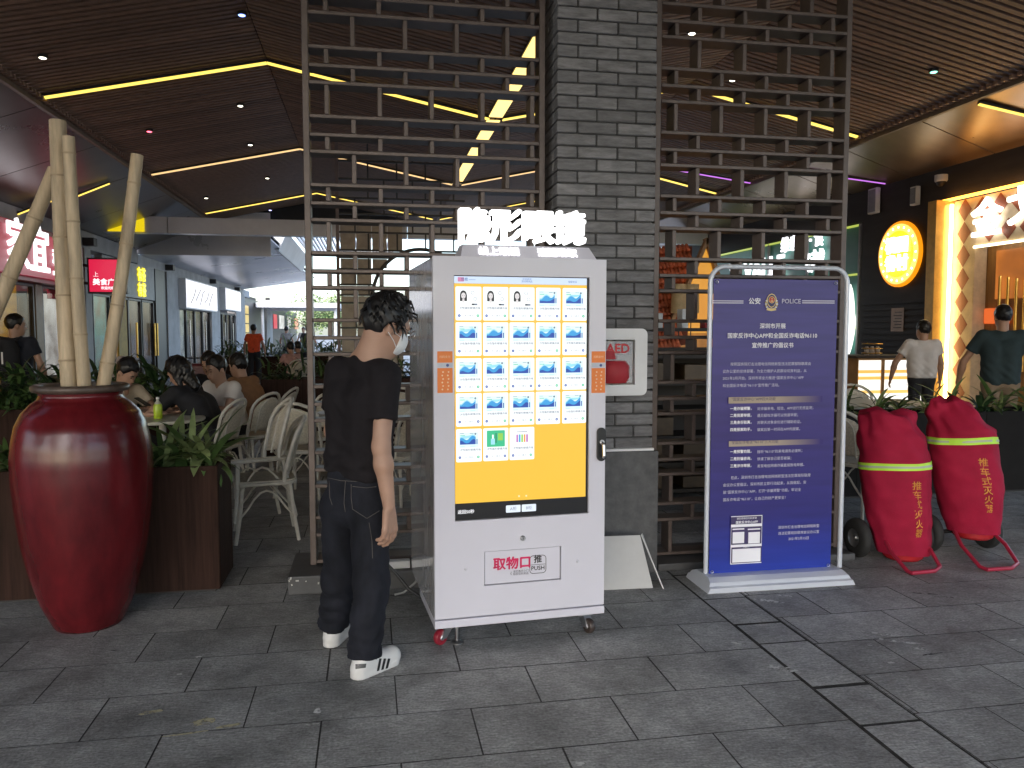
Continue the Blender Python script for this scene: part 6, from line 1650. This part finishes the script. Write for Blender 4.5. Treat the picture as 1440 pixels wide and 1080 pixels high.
def hit(tree, px, py):
    d = ray(px, py).normalized(); r_ = tree.ray_cast(orig, d); return (r_[0], r_[1]) if r_[0] is not None else (None, None)
bt_ = bvh(kid['trousers'][0])
M_stitch = mat('stitch', (.10, .09, .08), .8)
for path in ([(457, 671), (480, 676), (500, 677), (520, 675), (533, 670)], [(486, 676), (485, 690), (484, 708), (486, 722)], [(494, 681), (494, 700), (496, 716), (516, 729), (537, 716)], [(496, 684), (515, 686), (532, 684)], [(463, 676), (464, 700), (468, 712)], [(519, 735), (523, 760), (524, 790)]):
    pts = []
    for (a, b_), (c, d) in zip(path[:-1], path[1:]):
        for k in range(6):
            p, nn = hit(bt_, a + (c - a) * k / 6, b_ + (d - b_) * k / 6)
            if p is not None: pts.append(p + nn * .001)
    if len(pts) > 2: MB().tube(pts, .0013, 5).build('seam', M_stitch, kid['trousers'][0])
def patch(tree, par, quadpx, m, name, n=6):
    (a, b_, c, d) = quadpx; q = MB(); ok = True
    for i in range(n + 1):
        for k in range(3):
            u, v = k / 2, i / n
            x = (a[0] * (1 - u) + b_[0] * u) * (1 - v) + (d[0] * (1 - u) + c[0] * u) * v; y = (a[1] * (1 - u) + b_[1] * u) * (1 - v) + (d[1] * (1 - u) + c[1] * u) * v
            p, nn = hit(tree, x, y)
            if p is None: return
            q.v.append(tuple(p + nn * .0016))
    q.f = [(i * 3 + k, i * 3 + k + 1, (i + 1) * 3 + k + 1, (i + 1) * 3 + k) for i in range(n) for k in range(2)]; q.m = [0] * len(q.f)
    q.build(name, m, par, smooth=True)
for so in kid['shoe']:
    tr_ = bvh(so); c = sum((v.co for v in so.data.vertices), Vector()) / len(so.data.vertices)
    if c.y < 0:
        for dx in (0, 6.2, 12.2): patch(tr_, so, ((533 + dx, 926), (536.5 + dx, 926), (533 + dx, 943 - dx * .28), (529.5 + dx, 944 - dx * .28)), M_blk, 'stripe')
        patch(tr_, so, ((500, 934), (515, 933), (514, 939), (500, 941)), M_blk, 'heel_tab')
    else: patch(tr_, so, ((452, 879), (467, 880), (467, 889), (452, 887)), M_blk, 'heel_tab')
# mask, ear loop and glasses
hr, hf, hu = frame_of(J['hf'], J['hu']); hc = J['head']; HM = Matrix((hr, hf, hu)).transposed()
L_ = lambda x, y, z: hc + hr * x + hf * y + hu * z
def f_mask(P):
    d = s_ell(P, L_(0, .036, -.05), (.068, .074, .074), HM); q = (P - A3(hc)) @ A3([list(r_) for r_ in HM])
    d = np.maximum(d, np.abs(q[:, 2] + .06) - .05); return np.maximum(d, .048 - q[:, 1])
lo, hi = bbox([L_(0, .05, -.05)], .12); sdf_mesh('face_mask', f_mask, lo, hi, .005, mat('mask_white', (.72, .74, .76), .7, var=.04), man)
for zt in (-.032, -.085):
    MB().tube([L_(.06, .05, zt), L_(.074, .02, zt * .6 - .01), L_(.084, -.02, -.02 + (zt + .05) * .5)], .0016, 5).build('mask_loop', MATS['mask_white'], man)
MB().tube([L_(.062, .085, .004), L_(.08, .03, .008), L_(.086, -.012, .004)], .0018, 5).build('glasses_temple', M_dark, man)
MB().tube([L_(.035 + .024 * math.cos(2 * PI * k / 14), .108, .0 + .018 * math.sin(2 * PI * k / 14)) for k in range(14)], .0016, 5, closed=True).build('glasses_rim', M_stl, man)

# ---- other people
cloth = lambda n, c, v=.15: mat(n, c, .85, var=v, scale=14, bump=.15, bscale=300)
M_navy = cloth('navy_tee', (.010, .012, .022)); M_dk = cloth('dark_trousers', (.014, .014, .018)); M_wsh = cloth('white_shirt', (.62, .58, .56), .05); M_brn = cloth('tan_shirt', (.26, .13, .06)); M_blk2 = cloth('black_shirt', (.012, .012, .016))
M_org = cloth('orange_shirt', (.75, .09, .03)); M_gry2 = cloth('grey_tee', (.35, .35, .36)); M_tealt = cloth('dark_teal_tee', (.018, .035, .04)); M_khk = cloth('khaki_shorts', (.24, .17, .11)); M_shoe = mat('dark_shoe', (.03, .03, .03), .5); M_ltop = cloth('cream_top', (.5, .42, .32))
def yaw_to(a): return R(a) - PI / 2          # a: direction the person faces, degrees from +x
# walker with rucksack by the red shop
x = ony(22, 470, 10.3).x
j = J_stand(1.0, arms=((.04, -.05), (.04, .05)), stride=.12); j['hf'] = Vector((.75, .65, -.05))
human('man in navy T-shirt with black rucksack walking past the red shop', (x, 10.3, 0), yaw_to(85), j, dict(shirt=M_navy, pants=M_dk, shoes=M_shoe, hair=.6))
rs = thing('rucksack', 'black rucksack with white stripes on the back of the walking man', 'bag', (x - .05, 10.3, 1.02), yaw_to(85))
MB().lathe([(0, 0), (.13, 0), (.16, .05), (.16, .28), (.12, .38), (0, .41)], 20, c=(0, -.2, 0)).build('bag_body', M_blk2, rs, smooth=True); rs.children[0].scale = (1, .75, 1)
for s in (-.03, .02): MB().box((s, -.272, .1), (s + .018, -.266, .24)).build('stripe', M_white, rs)
for s in (-1, 1): MB().tube([(s * .09, -.12, .36), (s * .12, -.02, .41), (s * .12, .1, .32), (s * .13, .12, .12)], .018, 8).build('strap', M_blk2, rs, smooth=True)
# diners
x = ony(290, 560, 7.72).x
human('long haired diner in black shirt bent over a phone at the round table', (x + .05, 7.75, -.0), yaw_to(162), J_sit(.27, (0, 1, -.6), .5), dict(shirt=M_blk2, pants=M_dk, shoes=M_shoe, long=.2, res=.012, hair=1.2, fingers=True, bulk=1.05))
ph = tag(MB().box((-.035, -.075, 0), (.035, .075, .009)).build('phone', M_blk, bevel=.003), 'black phone held by the long haired diner', 'phone'); ph.location = (x - .62, 7.75 + .2, .83); ph.rotation_euler = (R(30), 0, R(70))
x = ony(325, 560, 8.5).x
human('diner in white T-shirt facing across the table', (x, 8.5, 0), yaw_to(232), J_sit(.12, (0, 1, -.3), .15), dict(shirt=M_wsh, pants=M_dk, shoes=M_shoe, res=.012, hair=.7, fingers=True, bulk=1.02, k=1.03))
x = ony(357, 560, 9.1).x
human('diner in tan shirt seated with his back to the lattice', (x, 9.1, 0), yaw_to(150), J_sit(.14, (0, 1, -.2), .25), dict(shirt=M_brn, pants=M_dk, shoes=M_shoe, res=.012, hair=.8, bulk=1.05))
x = ony(308, 545, 10.0).x
human('diner with dark hair mostly hidden behind the man in white', (x, 9.9, 0), yaw_to(250), J_sit(.1), dict(shirt=M_blk2, pants=M_dk, shoes=M_shoe, res=.018, hair=1.1))
x = ony(158, 530, 8.1).x
human('diner in cream top bent low behind the red jar', (x, 8.0, 0), yaw_to(330), J_sit(.16, (0, 1, -.8), .3), dict(shirt=M_ltop, pants=M_dk, shoes=M_shoe, res=.016, hair=.8))
# far walkers
for px, y, lab, sh_, a in ((357, 24.0, 'far walker in bright orange shirt near the dark shopfronts', M_org, 80), (403, 34.0, 'far walker in pale grey shirt under the white canopy', M_gry2, 70), (427, 40.0, 'far walker in white beside the end of the shop row', M_wsh, 260), (433, 30.0, 'far walker in black at the far end of the hall', M_blk2, 90)):
    human(lab, (ony(px, 480, y).x, y, 0), yaw_to(a), J_stand(1.0, stride=.1), dict(shirt=sh_, pants=M_dk, shoes=M_shoe, res=.026, hair=.7))
for px, y, lab, sh_ in ((413, 18.5, 'seated far diner in pink top beyond the bright planter', cloth('pink_top', (.5, .3, .28))), (423, 19.5, 'seated far diner in dark blue beyond the bright planter', M_navy)):
    human(lab, (ony(px, 490, y).x, y, 0), yaw_to(120), J_sit(.1), dict(shirt=sh_, pants=M_dk, shoes=M_shoe, res=.024))
    ch_ = copy_tree(proto); ch_.location = (ony(px, 490, y).x, y, 0); ch_.rotation_euler = (0, 0, yaw_to(120)); tag(ch_, lab.replace('seated far diner in', 'far rattan chair under the diner in'), 'chair', 'rattan chairs')
for px, y, lab in ((308, 9.9, 'rattan chair of the diner hidden behind the man in white'), (158, 8.0, 'rattan chair of the diner behind the red jar')):
    ch_ = copy_tree(proto); ch_.location = (ony(px, 545, y).x, y, 0); ch_.rotation_euler = (0, 0, yaw_to(250 if px > 200 else 330)); tag(ch_, lab, 'chair', 'rattan chairs')
# right hand men
j = J_stand(.965, arms=((.13, .03), (.02, .0)), stride=.1); j['hf'] = Vector((-.45, .9, 0))
human('man in white short sleeved shirt walking past the menu counter', (ony(1297, 500, 9.7).x, 9.7, 0), yaw_to(62), j, dict(shirt=M_wsh, pants=M_dk, shoes=M_shoe, res=.013, hair=.6, hem=Vector((0, 0, .86)), skin=M_skin2, fingers=True, bulk=1.08, leg=.95))
j = J_stand(1.055, arms=((.12, .05), (.05, -.03)), stride=.14); j['hf'] = Vector((-.25, 1, 0))
human('man in dark teal T-shirt and khaki trousers walking to the checkered doorway', (ony(1408, 500, 7.6).x, 7.6, 0), yaw_to(55), j, dict(shirt=M_tealt, pants=M_khk, shoes=M_shoe, res=.012, hair=.5, hem=Vector((0, 0, .84)), skin=M_skin2, fingers=True, bulk=1.1, sleeve=.6))

# ================================================================== TREES BEYOND THE OPEN END AND BEHIND THE CAMERA
M_bark = mat('bark', (.08, .06, .045), .9, bump=.5, bscale=20)
def tree(label, x, y, h, r, seed, n=2600, m=None):
    r2 = random.Random(seed); t = thing('tree', label, 'tree', (x, y, 0), 0, 'trees')
    q = MB(); q.tube([(0, 0, 0), (.05, .03, h * .3), (-.04, .05, h * .55), (.02, 0, h * .85)], [h * .03, h * .024, h * .017, h * .005], 8)
    for k in range(7):
        a = r2.uniform(0, 2 * PI); z = h * r2.uniform(.32, .6); q.tube([(0, 0, z), (math.cos(a) * r * .4, math.sin(a) * r * .4, z + h * .12), (math.cos(a) * r * .75, math.sin(a) * r * .75, z + h * .2)], [h * .012, h * .008, h * .003], 6)
    q.build('trunk', M_bark, t, smooth=True)
    cl_ = [(Vector((r2.gauss(0, .5) * r, r2.gauss(0, .5) * r, h * r2.uniform(.45, .95))), r2.uniform(.25, .5) * r) for _ in range(16)]
    q = MB()
    for k in range(n):
        c, rr_ = r2.choice(cl_); d = Vector((r2.gauss(0, 1), r2.gauss(0, 1), r2.gauss(0, .8))).normalized() * rr_ * r2.uniform(.5, 1.05); p = c + d
        u = Vector((r2.gauss(0, 1), r2.gauss(0, 1), r2.gauss(0, .6))).normalized(); v = u.orthogonal().normalized(); s = r2.uniform(.1, .24) * h / 7
        q.add([p - u * s, p + v * s * .5, p + u * s, p - v * s * .5], [(0, 1, 2, 3)], r2.randrange(2))
    q.build('crown', m or [M_leaf, M_leafp], t)
for i, (px, y, h, r) in enumerate(((440, 66, 4.4, 2.4), (470, 74, 4.6, 2.6), (505, 70, 4.2, 2.3))):
    tree(('bushy green tree outside the far end of the hall, closest to the shop row', 'bushy green tree outside the far end of the hall, middle one', 'bushy green tree outside the far end of the hall, closest to the moon gate')[i], ony(px, 466, y).x, y, h, r, 20 + i)
for i, (x, y, h, r) in enumerate(((-9, -9, 7.5, 3.0), (-14, -3, 8, 3.2), (6, -16, 8, 3.2), (-2, -20, 8.5, 3.4))):  # unseen trees behind the camera, added for reflections
    tree(('unseen leafy tree added for reflections, closest to the roof overhead', 'unseen leafy tree added for reflections at the side of the square', 'unseen leafy tree added for reflections, opposite the trolleys', 'tallest unseen leafy tree added for reflections')[i], x, y, h, r, 40 + i, 1500)
